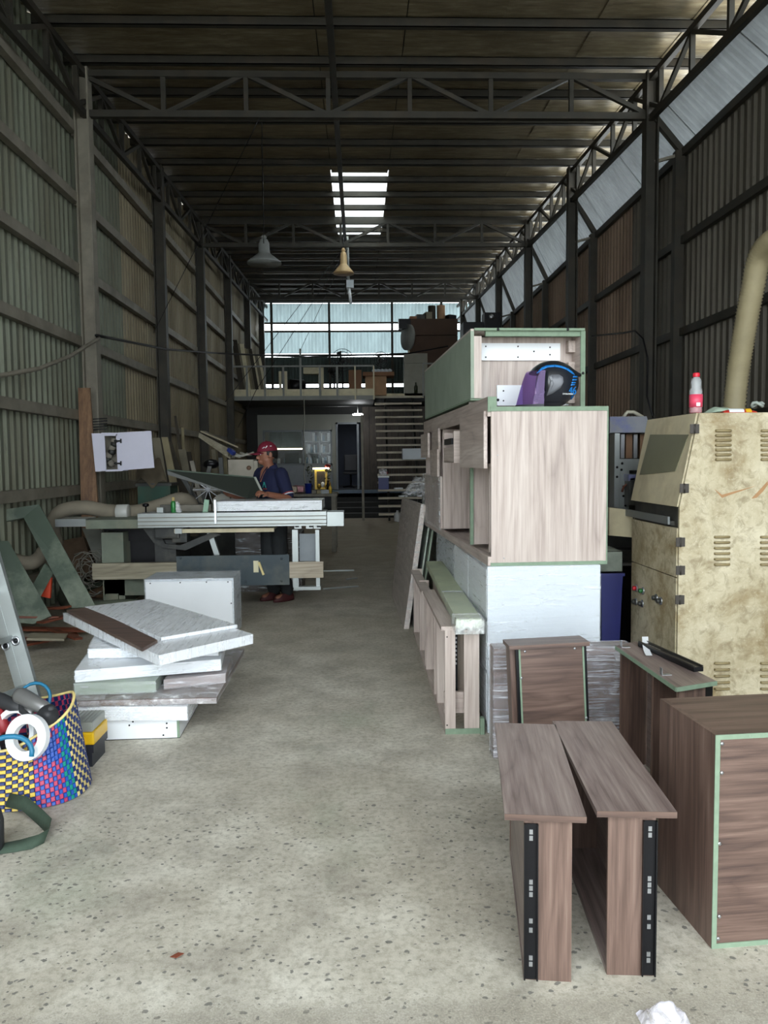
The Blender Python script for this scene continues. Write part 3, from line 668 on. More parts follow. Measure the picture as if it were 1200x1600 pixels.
# ---- low oak frame with a wrapped green plank on it
pF = PZ(697.5, 1147); T = thing('oak_drawer_carcass', 'low open pale oak drawer frame standing along the wrapped cabinet', 'frame', (pF.x-.006, pF.y, 0), .0)
wF, lF, hF = .195, 2.42, .575
L(T, 'bottom_rail', OAKY, ((0,0,.0),(.05,lF,.03))); L(T, 'bottom_rail', OAKY, ((wF-.05,0,0),(wF,lF,.03))); L(T, 'edge_strip', MDF, ((0,-.004,0),(wF,0,.03)), label='raw green fibreboard edge')
L(T, 'foot_block', MDF, ((wF-.005,-.02,0),(wF+.018,.02,.09)))
L(T, 'top_rail', OAKY, ((-.02,.0,hF),(.06,1.2,hF+.022))); L(T, 'top_rail', OAKX, ((-.02,1.3,hF-.03),(.05,2.4,hF-.008)))
for x0, x1 in ((.0,.057),(.105,.188)): L(T, 'post', OAK, ((x0,0,.03),(x1,.018,hF)))
L(T, 'cross_rail', OAKX, ((0,.05,.1),(wF,.07,.22))); L(T, 'inner_panel', OAK, ((.16,.08,.03),(.175,lF-.1,hF-.04)))
for y in (.45,.62,1.2,1.3,1.75,lF-.04): L(T, 'post', OAK, ((0,y,.03),(.075,y+.018,hF-.0)))
for y in (1.4, 1.85): 
    o = L(T, 'slide_rail', BLACK, ((.02,y,.06),(.06,y+.012,hF-.05)))
o = L(T, 'slide_rail', BLACK, ((.062,.1,.2),(.082,.112,hF-.01)))
for k in range(8): MB().box((.066,.097,.36+.024*k), (.078,.1,.372+.024*k)).build('rail_slot', CHROME, o, world=False)
screws(T, [(.01,-.001,.05),(.012,-.001,.54)], 'y', .004, BLACK)
a0 = PZ(714, 977, .62); T = thing('wrapped_plank', 'long green plank in plastic wrap lying on the low oak frame', 'plank', (a0.x, a0.y, .598), -.02)
L(T, 'plank', plain('green_cream_board', 'b4bd9e', .5, 0, .1, 4, .04, dirt='8d9a80'), ((0,0.03,0),(.135,2.4,.05)))
wrap_mb(boxp((-.003,0.02,0.004),(.138,.9,.053)), .004, .003, .04, 3.0).build('plastic_wrap', FILM, T, world=False)
wrap_mb(boxp((-.008,-.02,-.02),(.14,.14,.054)), .018, .003, .02, 4.0).build('crumpled_film_end', film('film_crumple', .5, (.95,.98,.97,1), (14,14,14), .12), T, world=False)
# ---- wrapped doors leaning against the far cabinets
LEAN = [(PZ(631,983), PY(658,788,6.78), PY(628,778,8.45), PZ(612,931))]
b0, t0, t1, b1 = LEAN[0]
names = ('thick wrapped oak door board leaning in front of two thinner ones', 'thin wrapped board leaning behind the thick door board', 'thin bare board leaning last, against the wrapped cabinet row')
for k in range(3):
    th = .045 if k == 0 else .014; n_ = (t0-b0).cross(b1-b0).normalized(); n_ = n_ if n_.x > 0 else -n_
    off = n_*(.0 if k == 0 else .06+.028*k)+Vector((0, -.06*k+(.1 if k else 0), 0))
    q = [b0+off, b1+off, t1+off, t0+off]
    if k: q[2].z -= .04*k; q[3].z -= .04*k
    T = thing('door_board', names[k], 'board', (q[0].x, q[0].y, 0), 0, 'boards leaning by the stack')
    MB().slab(q, n_*th).build('board', OAKY if k == 0 else MDFD, T)
    if k < 2: p8 = [q[0], q[1], q[1]+n_*th, q[0]+n_*th, q[3], q[2], q[2]+n_*th, q[3]+n_*th]; wrap_mb(p8, .008, .004, .05, k*2.0).build('plastic_wrap', film('film_door%d' % k, .3, (.93,.95,.92,1), (3,30,30), .15), T)
wrapped('wrapped pile of grey panels beyond the leaning boards', boxp((.72,7.15,0),(1.45,8.7,1.16)), plain('wrapped_grey', '8c9086', .5, 0, .15, 2), FILM2, .02, 'wrapped_pile', 'panels', 'panel_pile')
mb = MB(); q = PY(648, 752, 7.5)
mb.grid(lambda u, v: Vector((q.x-.12+.34*u, 7.2+.6*v, 1.17+.16*math.sin(math.pi*u)*math.sin(math.pi*v)+.05*mnoise.noise(Vector((u*6,v*6,2))))), 16, 14)
solo(mb, 'plastic_sheet', FILM2, 'crumpled clear plastic sheet on top of the wrapped grey pile', 'plastic')
# ---- scrap of film on the floor in front
q = PZ(1032, 1592)
solo(MB().grid(lambda u, v: Vector((q.x-.06+.13*u, q.y-.05+.07*v, .003+max(0, .055*math.sin(math.pi*u)*math.sin(math.pi*v)+.02*mnoise.noise(Vector((u*5,v*5,0)))))), 12, 10), 'plastic_scrap', film('film_scrap', .6, (.9,.88,.97,1), (9,9,9), .15), 'crumpled scrap of clear film on the floor at the very front', 'plastic')
# ================================================================== MACHINES AT THE RIGHT
def machine_paint():
    t = NT('worn_cream_paint'); w = t.coords(); a = t.noise(w, 2.6, 8, .68, .4); b = t.noise(w, 14, 6, .7, .8); c = t.noise(w, 60, 4, .7)
    col = t.ramp(a, [(.36, _srgb('93815c')), (.5, _srgb('bbb092')), (.68, _srgb('d6cdb2'))])
    col = t.mix(t.math('MULTIPLY', t.ramp(b, [(.48, (0,0,0,1)), (.66, (1,1,1,1))]), .6), col, _srgb('7d6d4e'))
    col = t.mix(t.math('MULTIPLY', t.ramp(c, [(.56, (0,0,0,1)), (.7, (1,1,1,1))]), .3), col, _srgb('efe9d2'))
    return t.done(t.bsdf(col, t.math('ADD', t.math('MULTIPLY', b, .3), .4), 0, c, .15, .003))
CREAM = machine_paint()
CRED = plain('cream_plain', 'c9bf9f', .5, 0, .15, 5, .06, dirt='8d7d5c', dirt_amt=.5)
DARKG = plain('dark_grey_metal', '3b3d3c', .5, .4, .25, 6, .1, dirt='6b6658', dirt_amt=.4)
YM = 4.3
def fX(px, y=YM): return PY(px, 715, y).x
def fZ(py, y=YM, px=1080): return PY(px, py, y).z
mz_top = fZ(645); mz_mid = fZ(792); zt = mz_top
xl = fX(1061.5); xt = xl+.105; xr = xl+1.15; yb = YM+.74
T = thing('edge_machine', 'tall worn cream machine cabinet with hinged front door and louvres', 'machine', (xl, YM, 0))
def prof(y0, y1, x_in=0.0): 
    return [Vector((xl+x_in,y0,0)), Vector((xr,y0,0)), Vector((xr,y0,zt)), Vector((xt+x_in,y0,zt)), Vector((xl+x_in,y0,mz_mid))]
MB().slab(prof(YM+.02, yb, .0), (0, 0, 0)) if False else None
mb = MB(); mb.slab([Vector((xl,YM+.02,mz_mid)), Vector((xr,YM+.02,mz_mid)), Vector((xr,YM+.02,zt)), Vector((xt,YM+.02,zt))], (0,yb-YM-.02,0)); mb.build('upper_housing', CREAM, T)
mb = MB().box((xl+.02,YM+.02,fZ(826)), (xr,yb,mz_mid)); mb.build('slot_body', DARKG, T)
MB().box((xl,YM+.02,fZ(903)+.003), (xr,yb,fZ(826))).build('middle_panel', CREAM, T)
MB().box((xl,YM+.02,0), (xr,yb,fZ(903)-.003)).build('lower_panel', CREAM, T)
mb = MB(); mb.slab([Vector((xl+.006,YM,.02)), Vector((xr,YM,.02)), Vector((xr,YM,zt-.004)), Vector((xt+.006,YM,zt-.004)), Vector((xl+.006,YM,mz_mid))], (0,.018,0)); door = mb.build('door', CREAM, T)
for px, py in ((1085,670),(1069,763),(1063,847),(1063,891),(1062,937)):
    p = PY(px, py, YM-.004); mb = MB(); mb.cbox((p.x-.014,p.y-.002,p.z), (.024,.006,.052), bev=.002); mb.cbox((p.x+.014,p.y-.002,p.z), (.024,.006,.052), bev=.002); mb.tube([(p.x,p.y-.004,p.z-.027),(p.x,p.y-.004,p.z+.027)], .006, 8)
    mb.build('hinge', plain('old_hinge', '4a4642', .5, .6, .2), T)
LOUV = plain('louvre_cream_shaded', '8f815c', .5, 0, .15, 9, .06, dirt='7d6d4e')  # dirty cream, darkened to stand for the shadow between the louvres
for cx, y0, y1, n in ((1130,673,718,7),(1201,673,718,7),(1128,839,882,6),(1200,839,882,6),(1128,1036,1076,5),(1200,1036,1076,5)):
    for k in range(n):
        p = PY(cx, y0+(y1-y0)*k/(n-1), YM-.001); mb = MB()
        mb.tube([p+Vector((-.042,0,0)), p+Vector((-.038,-.008,0)), p+Vector((.038,-.008,0)), p+Vector((.042,0,0))], .0075, 8); mb.build('louvre', LOUV, door, world=False).location = -T.location
# sloping window panel on the left flank
def flank(y, z): # point on the sloping left face
    t_ = (z-mz_mid)/(zt-mz_mid); return Vector((xl+(xt-xl)*t_-.002, y, z))
q = [flank(YM+.06, zt-.12), flank(yb-.09, zt-.1), flank(yb-.05, mz_mid+.17), flank(YM+.14, mz_mid+.2)]
MB().slab(q, (-.004,0,0)).build('window_pane', plain('dusty_screen', '77765f', .35, 0, .1, 4), T)
MB().slab([flank(YM+.02, zt-.0), flank(yb+.02, zt-.0), flank(yb+.02, mz_mid), flank(YM+.02, mz_mid)], (.0015,0,0)).build('flank_panel', CRED, T)
zt2 = fZ(826)
mb = MB(); mb.box((xl-.0,YM+.1,zt2+.01), (xl+.3,yb-.02,zt2+.035)); mb.build('tray', DARKG, T)
MB().box((xl-.012,YM+.12,zt2+.015), (xl,yb+.42,zt2+.06)).build('tray_rail', ALU, T)
p = PY(952, 814, 5.25); p2 = PY(992, 814, 5.1)
MB().hexa([Vector((p.x,5.25,fZ(836,5.2))), Vector((p2.x,5.05,fZ(838,5.1))), Vector((p2.x,5.1,fZ(838,5.1))), Vector((p.x,5.3,fZ(836,5.2))), Vector((p.x,5.25,fZ(792,5.2))), Vector((p2.x,5.05,fZ(797,5.1))), Vector((p2.x,5.1,fZ(797,5.1))), Vector((p.x,5.3,fZ(792,5.2)))]).build('outfeed_plate', CRED, T)
MB().box((p2.x-.02,5.06,zt2+.0), (xl+.02,5.4,zt2+.03)).build('outfeed_bed', DARKG, T)
BT = {'red': plain('button_red','b3202a',.35), 'green': plain('button_green','2c6b3a',.35), 'dark': plain('button_dark','33332f',.4)}
for (px, py, c) in ((995,919,'red'),(1005,923,'green'),(994,940,'dark'),(1004,943,'dark'),(1026,934,'dark'),(1033,939,'dark')):
    p = PX(px, py, xl-.001); m = Matrix.Translation(p) @ Euler((0,-math.pi/2,0)).to_matrix().to_4x4()
    o = MB().lathe([(.024,0),(.024,.006),(.016,.008)], 14, m).build('button_ring', CHROME, T); MB().lathe([(.014,.006),(.015,.026),(.010,.03)], 12, m).build('button', BT[c], o, world=False).location = -T.location
# peeled paint strips on the door
PEEL = plain('bare_board', 'a9825a', .7)
for pts in (((1116,764),(1128,773),(1150,767),(1182,759),(1150,770),(1128,778)), ((1174,779),(1190,762),(1199,752),(1200,757),(1192,768),(1182,778))):
    MB().slab([PY(px,py,YM-.0005) for px, py in pts], (0,-.0015,0)).build('paint_scar', PEEL, T)
# ---- bottle, cloth, wrapper on the machine
zb = zt+.002; p = PY(1087, 642, YM+.1); BX, BY = p.x, YM+.1
T = thing('drink_bottle', 'clear drink bottle with red cap and pink label on the cream machine', 'bottle', (BX, BY, zb))
hB = .232
def bp(z): return z*hB
mb = MB().lathe([(.026,.0),(.03,.006),(.031,.06),(.029,.10),(.031,.12),(.030,.132),(.0235,.148),(.0255,.17),(.022,.195),(.014,.208),(.012,.214)], 20); 
mb.build('bottle_body', glass('clear_plastic', (.85,.9,.92,1), .3, .05), T, world=False)
MB().lathe([(.028,.002),(.0295,.008),(.0297,.05),(.0,.05)], 18).build('drink', plain('red_drink','b01030',.1,0,.02), T, world=False)
lab = MB().lathe([(.0318,.035),(.0318,.108)], 20).build('label', plain('pink_label','e8506c',.4,0,.05), T, world=False)
MB().lathe([(.0155,.208),(.0165,.212),(.0165,.228),(.014,.232)], 18).build('cap', plain('red_cap','d8283a',.35,0,.02), T, world=False)
mb = MB(); mb.grid(lambda u, v: Vector((.0324*math.cos(-1.9+.6*u), .0324*math.sin(-1.9+.6*u), .04+.02*v)), 6, 2); mb.build('label_panel', WHITE, T, world=False)
CL = plain('mint_cloth', 'a9bda9', .9, 0, .1, 12)
T.scale = (1.18,1.18,1)
c0 = PY(1128, 634, YM+.16)
mb = MB(); mb.grid(lambda u, v: Vector((c0.x-.105+.23*u, YM+.1+.12*v, zt+.004+(.034*math.sin(math.pi*min(1,u*1.15))**.7+.012*mnoise.noise(Vector((u*5,v*4,7))))*math.sin(math.pi*min(.98,v+.02))**.5)), 18, 10)
solo(mb, 'cloth', CL, 'folded pale mint cloth lying on the cream machine beside the bottle', 'cloth')
c1 = PY(1160, 640, YM+.05)
T = thing('wafer_packet', 'red white and yellow snack packet lying on the cream machine', 'packet', (c1.x-.1, YM+.06, zt), .05)
mb = MB(); mb.grid(lambda u, v: Vector((.0+.2*u, -.0+.05*v, .002+.022*math.sin(math.pi*v)**.5*(math.sin(math.pi*min(max(u,.02),.98))**.3))), 16, 8); mb.build('wrapper', plain('packet_red','c2392c',.3,0,.1,30), T, world=False)
mb = MB(); mb.grid(lambda u, v: Vector((.03+.09*u, -.0005+.024*v, .004+.022*math.sin(math.pi*v*.5)**.5)), 8, 5); mb.build('white_panel', WHITE, T, world=False).location = (0,-.002,.001)
mb = MB(); mb.grid(lambda u, v: Vector((.13+.035*u, -.0005+.024*v, .004+.022*math.sin(math.pi*v*.5)**.5)), 4, 5); mb.build('yellow_panel', plain('packet_yellow','e0b030',.3), T, world=False).location = (0,-.002,.001)
c2 = PY(1184, 632, YM+.12); mb = MB(); mb.tube([c2+Vector((.035*math.cos(a),.02*math.sin(a),.012*math.sin(2*a)+.0)) for a in (i*.6 for i in range(10))], .009, 6)
for v in mb.v: v.z = max(v.z, zt+.002)
solo(mb, 'rag', plain('grey_rag','9aa39c',.9), 'small grey rag rolled up at the back of the snack packet', 'rag')
# ---- ribbed extraction hose
def ribbed(path, r, mat, T, nm='hose', pitch=.02, n=12, amp=.08):
    P = [Vector(p) for p in path]; out = []
    for i in range(len(P)-1):
        p0 = P[max(i-1,0)]; p1 = P[i]; p2 = P[i+1]; p3 = P[min(i+2,len(P)-1)]
        k = max(2, int((p2-p1).length/(pitch*.5)))
        for j in range(k):
            t = j/k; out.append(.5*((2*p1)+(p2-p0)*t+(2*p0-5*p1+4*p2-p3)*t*t+(3*p1-p0-3*p2+p3)*t**3))
    out.append(P[-1]); rr = [r*(1+amp*(1 if i % 2 else -1)) for i in range(len(out))]
    mb = MB().tube(out, rr, n)
    return mb
HOSE = plain('cream_hose', '948a6c', .55, 0, .12, 8, .05)
hp_ = [PY(1145,660,5.25), PY(1152,590,5.2), PY(1163,520,5.1), PY(1175,455,5.0), PY(1188,400,4.9), PY(1215,372,4.75), PY(1260,365,4.6)]
solo(ribbed(hp_, .072, HOSE, None, pitch=.022, amp=.06), 'extraction_hose', HOSE, 'ribbed cream extraction hose rising behind the cream machine', 'hose')
# ---- grey spindle head machine behind
YS = 5.65; T = thing('spindle_machine', 'grey machine with blue stained hood and drilled silver plates beside the oak carcass', 'machine', (fX(985,YS), YS, 0))
def sb(nm, mat, px0, px1, py0, py1, d0=0.0, d1=.1, bev=.0, label=None):
    a = PY(px0, (py0+py1)/2, YS+d0); b = PY(px1, (py0+py1)/2, YS+d0); z0 = PY((px0+px1)/2, py1, YS+d0).z; z1 = PY((px0+px1)/2, py0, YS+d0).z
    return MB().box((a.x, YS+d0, z0), (b.x, YS+d1, z1), None, bev).build(nm, mat, T)
HOOD = plain('hood_grey', '7d8087', .5, .1, .1, 5, .05, dirt='4a55a0', dirt_amt=.7, dscale=4)
a = PY(953,664,YS); b = PY(1019,664,YS); z0 = PY(985,676,YS).z; z1 = PY(985,650,YS).z
mb = MB(); mb.hexa([Vector((a.x,YS,z0)),Vector((b.x,YS,z0)),Vector((b.x,YS+.35,z0)),Vector((a.x,YS+.35,z0)),Vector((a.x+.02,YS+.06,z1)),Vector((b.x-.02,YS+.06,z1)),Vector((b.x-.02,YS+.33,z1)),Vector((a.x+.02,YS+.33,z1))]); mb.build('hood', HOOD, T)
sb('column', DARKG, 950, 1020, 676, 1000, .2, .5); sb('side_plate', ALU, 960, 968, 677, 795, -.02, .1); sb('bracket_plate', ALU, 968, 1012, 717, 735, .0, .03); sb('slide_plate', ALU, 968, 983, 735, 795, .0, .04)
for k, (px0, px1) in enumerate(((970,976),(978,988),(990,996),(1000,1010))): sb('guide_rod', CHROME if k % 2 == 0 else plain('rusty_rod','6f5540',.5,.5), px0, px1, 678, 716, .08, .12)
sb('motor', DARKG, 983, 1008, 745, 790, -.1, .1, .01); sb('motor_cap', HOOD, 982, 1009, 741, 752, -.1, .1, .01); sb('control_box', BLACK, 998, 1010, 755, 790, -.12, -.05)
for px, py in ((964,730),(964,745),(971,734),(974,760),(974,775),(977,790),(972,724)): 
    p = PY(px, py, YS-.022 if px < 968 else YS-.001); MB().lathe([(.009,0),(.009,.004)], 8, Matrix.Translation(p) @ Euler((math.pi/2,0,0)).to_matrix().to_4x4()).build('bolt', BLACK, T)
p0 = PY(972, 760, YS-.03); MB().tube([p0+Vector((.0,0,-.04)), p0+Vector((.01,-.01,.0)), p0+Vector((.05,-.02,.03)), p0+Vector((.09,0,.03))], .008, 6).build('hose_loop', plain('brown_hose','6a3c2c',.6), T)
sb('bed', DARKG, 940, 1000, 860, 885, .0, .4); sb('base', BLACK, 940, 1010, 885, 1040, .1, .5); sb('rail', CHROME, 942, 990, 880, 884, -.03, .0)
p0 = PY(980, 650, YS+.2); mb = MB().tube([p0+Vector((-.03,0,-.01)), p0+Vector((0,0,.03)), p0+Vector((.05,.0,.03)), p0+Vector((.12,0,-.01))], .014, 8); mb.build('cable_duct', plain('grey_duct','a8a594',.6), T)
q = PY(937, 988, 5.0); q2 = PY(966, 988, 5.0); zq = PY(950, 895, 5.0).z
mb = MB(); mb.hexa([Vector((q.x+.02,5.0,0)),Vector((q2.x,5.0,0)),Vector((q2.x,5.4,0)),Vector((q.x+.02,5.4,0)),Vector((q.x-.0,4.98,zq)),Vector((q2.x+.02,4.98,zq)),Vector((q2.x+.02,5.42,zq)),Vector((q.x,5.42,zq))])
T = thing('plastic_bin', 'dark blue plastic bin between the wrapped cabinet and the cream machine', 'bin', (q.x, 5.0, 0)); mb.build('bin_body', plain('navy_plastic','141c5c',.4), T)
MB().box((q.x-.01,4.97,zq-.02), (q2.x+.03,5.43,zq)).build('rim', plain('navy_plastic','141c5c',.4), T)
T = solo(wrap_mb(boxp((q.x-.03,5.0,zq+.01),(q2.x+.02,5.35,zq+.14)), .03, .0, .03, 9.0), 'rag_bundle', plain('dusty_rags','6d746a',.9,0,.3,9), 'dusty rags heaped on the dark blue bin', 'rags')
# cable on the right wall
pts = [PX(925,525,3.35), PX(975,520,3.35), PX(992,517,3.35), PX(1005,530,3.38), PX(1012,560,3.4), PX(1011,620,3.4), PX(1020,650,3.4)]
solo(MB().tube(pts, .012, 6), 'wall_cable', BLACK, 'black cable looping down the right hand column above the spindle machine', 'cable')
# ================================================================== LEFT FOREGROUND
# ---- stack of wrapped white panels
PW = WHITE
def quad8(pts, z0, z1):   # pts: picture corners of the TOP face at height z1, ccw
    w = [PZ(px, py, z1) for px, py in pts]; return [Vector((p.x,p.y,z0)) for p in w]+[Vector((p.x,p.y,z1)) for p in w]
GRP = 'wrapped panels in the low stack'
p0 = PZ(280, 1155)
T = thing('drawer_box', 'white drawer box with a green edge at the bottom of the stack', 'drawer', (-1.56, p0.y, 0), .03, GRP); wD_ = p0.x+1.56
L(T, 'front_panel', WHITE, ((0,0,.004),(wD_,.016,.116))); L(T, 'side_panel', WHITE, ((wD_-.016,.016,.004),(wD_,.55,.116))); L(T, 'edge_strip', MDF, ((wD_-.014,-.002,.004),(wD_,0,.112)), label='green fibreboard edge')
L(T, 'side_panel', WHITE, ((0,.016,.004),(.016,.55,.116))); L(T, 'back_panel', WHITE, ((.016,.534,.004),(wD_-.016,.55,.116))); L(T, 'bottom_panel', BLACK, ((0,0,0),(wD_,.55,.004)))
screws(T, [(.32,-.001,.1),(.5,-.001,.085),(.5,-.001,.06),(.48,-.001,.02),(.3,-.001,.08)], 'y', .005, BLACK)
wrapped('white wrapped panel lying directly on the bottom drawer box', quad8([(96,1104),(292,1104),(306,1080),(150,1085)], .12, .195), WHITE, FILM2, .008, grp=GRP, step=.04)
wrapped('broad walnut panel in crumpled film, third layer of the low stack', quad8([(92,1096),(338,1090),(382,1013),(190,1030)], .2, .23), WALX, film('film_walnut', .38, (.95,.95,.97,1), (7,7,7), .12), .018, grp=GRP, step=.035)
wrapped('short grey green wrapped panel on the broad walnut panel', quad8([(116,1068),(243,1064),(262,1040),(150,1045)], .235, .3), MDFD, FILM, .006, grp=GRP, step=.04)
wrapped('grey brown wrapped board beside the short grey green panel', quad8([(256,1062),(352,1052),(362,1025),(285,1032)], .235, .29), plain('grey_brown_laminate','8a7d78',.5), film('film_b', .3, (.95,.95,1,1), (3,3,40), .12), .006, grp=GRP, step=.04)
wrapped('thick white wrapped panel near the middle of the low stack', quad8([(117,1048),(345,1030),(352,1000),(150,1003)], .305, .37), WHITE, FILM, .006, grp=GRP, step=.05)
wrapped('smaller white panel wedged under the tilted top slab', quad8([(138,1014),(340,1010),(348,985),(150,988)], .375, .43), WHITE, FILM2, .004, grp=GRP, step=.05)
zt7 = .50; c7 = [(99,958),(248,1024),(395,991),(231,938)]
top = [PZ(px,py,zt7) for px,py in c7]; p8 = [p+Vector((0,0,-.055)) for p in top]+top
T = wrapped('large white wrapped slab tilted across the top of the stack', p8, WHITE, film('film_top', .28, (.95,.97,1,1), (28,3,3), .14), .008, grp=GRP, step=.05)
up = [PZ(px,py,zt7+.02) for px,py in ((104,953),(222,1013),(246,1000),(140,948))]; MB().slab(up, (0,0,-.018)).build('walnut_strip', WALX, T)['label'] = 'walnut strip laid under the film'
up = [PZ(px,py,zt7+.022) for px,py in ((133,948),(252,996),(370,976),(233,936))]; MB().slab(up, (0,0,-.019)).build('second_sheet', WHITE, T)
wrap_mb([q+Vector((0,0,-.02)) for q in up]+up, .008, .004, .05, 2.0).build('plastic_wrap', G['film_top'], T)
# ---- white wrapped box behind
yB = 6.5; x0, x1 = PY(227,960,yB).x, PY(365,960,yB).x; z1 = PY(300,905,yB).z
T = thing('white_box', 'white boxed cabinet in film standing behind the low stack', 'cabinet', (x0, yB, 0), .02); w_ = x1-x0
L(T, 'front_panel', WHITE, ((.01,0,.01),(w_-.01,.014,z1-.02))); L(T, 'carcass', WGREY, ((0,.014,0),(w_,.44,z1)))
wrap_mb(boxp((-.003,.012,0),(w_+.003,.445,z1+.003)), .006, .003, .06, 3.0).build('plastic_wrap', FILM, T, world=False)
screws(T, [(.05,-.001,z1-.03),(.3,-.001,z1-.028),(.52,-.001,z1-.028),(.7,-.001,z1-.03),(w_-.02,-.001,.3),(w_-.02,-.001,.12),(.02,-.001,.25)], 'y', .006, BLACK)
# ---- woven basket with tools
bx, by = -1.62, 3.5
T = thing('woven_basket', 'colourful woven plastic basket full of tools on the floor', 'basket', (bx, by, 0), .0)
WC = {k: plain('weave_'+k, h, .4, 0, .1, 30, .05) for k, h in dict(yellow='d3b548', navy='1c2f66', pink='b03a5c', blue='2450a8', teal='12897a', cream='e6d28a').items()}
NA, NZ = 84, 16; cells = {k: MB() for k in WC}
def rimz(a):   # height of the rim round the basket
    return .25+.14*max(0, math.cos(a-.1))**1.5+.1*max(0, math.sin(a))+.006*math.sin(5*a)
def bpt(a, s, off=0.0):
    fl = 1.03-.16*s; ra, rb = (.34*fl+off), (.225*fl+off)
    e = abs(math.cos(a))**.8*math.copysign(1, math.cos(a)); f = abs(math.sin(a))**.8*math.copysign(1, math.sin(a))
    return Vector((ra*e, rb*f*(1-.25*s if f < 0 else 1)-.02*s, max(.004, s*rimz(a))))
for ia in range(NA):
    for iz in range(NZ):
        a0, a1 = 2*math.pi*(ia+.04)/NA, 2*math.pi*(ia+.96)/NA; am = (a0+a1)/2
        s0, s1 = (iz+.03)/NZ, (iz+.97)/NZ; odd = (ia+iz) % 2; d = math.degrees(am) % 360
        if 200 < d < 302: c = ('yellow','navy')[odd]
        elif 302 <= d < 331: c = ('pink','blue')[odd]
        elif 331 <= d < 343: c = ('teal','blue')[odd]
        elif d >= 343 or d < 25: c = ('cream','navy')[odd]
        elif d < 120: c = ('pink','navy')[odd]
        else: c = ('yellow','navy')[odd]
        if 311 < d < 326 and .55 < (iz+.5)/NZ < .85: c = 'blue'
        o = .004 if odd else .0015
        q = [bpt(a0,s0,o*.3), bpt(a1,s0,o*.3), bpt(a1,s1,o*.3), bpt(a0,s1,o*.3)]; m = sum(q, Vector((0,0,0)))/4; n = Vector((m.x/.2, m.y/.05, 0)).normalized()*o
        qi = [m+(v-m)*.72+n for v in q]; k0 = [v-n*2.2 for v in q]
        cells[c].add(q+qi+k0, [(4,5,6,7),(0,1,5,4),(1,2,6,5),(2,3,7,6),(3,0,4,7),(11,10,9,8)])
for k in cells:
    if cells[k].v: tag(cells[k].build('weave_strips', WC[k], T, world=False), k+' plastic weave', kind='stuff')
mb = MB(); mb.tube([bpt(2*math.pi*i/64, 1.0)+Vector((0,0,.004)) for i in range(64)], .007, 6, closed=True); mb.build('rim', WC['cream'], T, world=False)
mb = MB(); mb.grid(lambda u, v: Vector((.32*math.cos(2*math.pi*u)*v, .21*math.sin(2*math.pi*u)*v*(.78 if math.sin(2*math.pi*u) < 0 else 1), .012)), 32, 3); mb.build('base', WC['navy'], T, world=False)
mb = MB(); mb.grid(lambda u, v: Vector((bx+.28*math.cos(2*math.pi*u)*v, by+.02+.17*math.sin(2*math.pi*u)*v, .19+.03*mnoise.noise(Vector((u*9,v*4,0))))), 32, 5)
solo(mb, 'tool_bundle', plain('dark_tools','2c2c2e',.6,.2,.4,18), 'dark jumble of small tools deep in the woven basket', 'tools')
def ring_at(c, R, r_in, w, n, nm, mat, label, cat, tilt):
    m = Matrix.Translation(Vector(c)) @ Euler(tilt).to_matrix().to_4x4(); mb = MB(); prof = [(r_in,-w/2),(R,-w/2),(R,w/2),(r_in,w/2),(r_in,-w/2)]
    vs = []; k = len(prof)
    mb.lathe(prof[:4]+[prof[0]], n, m, False); mb.f = [f for f in mb.f if len(f) == 4]; mb.sm = mb.sm[:len(mb.f)]
    return mb
c = PY(43, 1152, 3.3); T = thing('edge_band_roll', 'white edge banding roll sticking out of the basket, nearer one', 'tape roll', c)
ring_at(c, .098, .058, .03, 32, '', None, '', '', (1.32, .12, -.25)).build('roll', WHITE, T)
c2 = PY(22, 1150, 3.42); T = thing('edge_band_roll', 'thin white edge banding roll behind the nearer roll in the basket', 'tape roll', c2)
ring_at(c2, .125, .10, .024, 32, '', None, '', '', (1.25, .2, -.5)).build('roll', WHITE, T)
RB = plain('tool_rubber','2e2f31',.6); RG = plain('tool_grey','8b8b8a',.35,.5); RR = plain('tool_red','8f2a30',.45)
a, b = PY(28, 1085, 3.5), PY(72, 1108, 3.42); T = thing('angle_grinder', 'grey angle grinder with black guard lying across the basket', 'power tool', b)
MB().tube([a, lerp(a,b,.1), lerp(a,b,.55), lerp(a,b,.95), b], [.032,.038,.036,.03,.024], 14).build('motor_housing', RG, T)
g = PY(75, 1118, 3.4); MB().lathe([(.045,-.006),(.045,.012),(.02,.02),(.015,.035)], 18, Matrix.Translation(g) @ Euler((1.0,.6,0)).to_matrix().to_4x4()).build('guard', RB, T)
MB().tube([a+Vector((.01,.0,-.02)), lerp(a,b,.3)+Vector((0,-.05,-.04)), lerp(a,b,.7)+Vector((.0,-.05,-.05)), g], .013, 8).build('handle', RB, T)
MB().tube([b, b+Vector((.02,0,.0)), g+Vector((.02,0,.02))], [.02,.022,.018], 10).build('gear_head', RB, T)
a, b = PY(-14, 1088, 3.55), PY(38, 1110, 3.45); T = thing('cordless_drill', 'black and dark red power drill at the back of the basket', 'power tool', b)
MB().tube([a, lerp(a,b,.3), lerp(a,b,.7), b], [.03,.034,.03,.018], 12).build('drill_body', RB, T)
MB().tube([lerp(a,b,.2)+Vector((0,0,-.02)), lerp(a,b,.35)+Vector((0,-.03,-.07)), lerp(a,b,.45)+Vector((.02,-.05,-.12))], .026, 10).build('grip', RR, T)
MB().tube([b, b+(b-a).normalized()*.05], [.02,.012], 10).build('chuck', RG, T)
CBL = plain('cord_blue','1f6f92',.5)
c = PY(60, 1096, 3.6); solo(MB().tube([c+Vector((-.02+.075*math.cos(t)+.0, .03*math.sin(t), .01+.07*math.sin(t))) for t in (i*.35-.5 for i in range(26))], .008, 6), 'air_hose', CBL, 'blue hose coil at the back of the basket behind the grinder', 'hose')
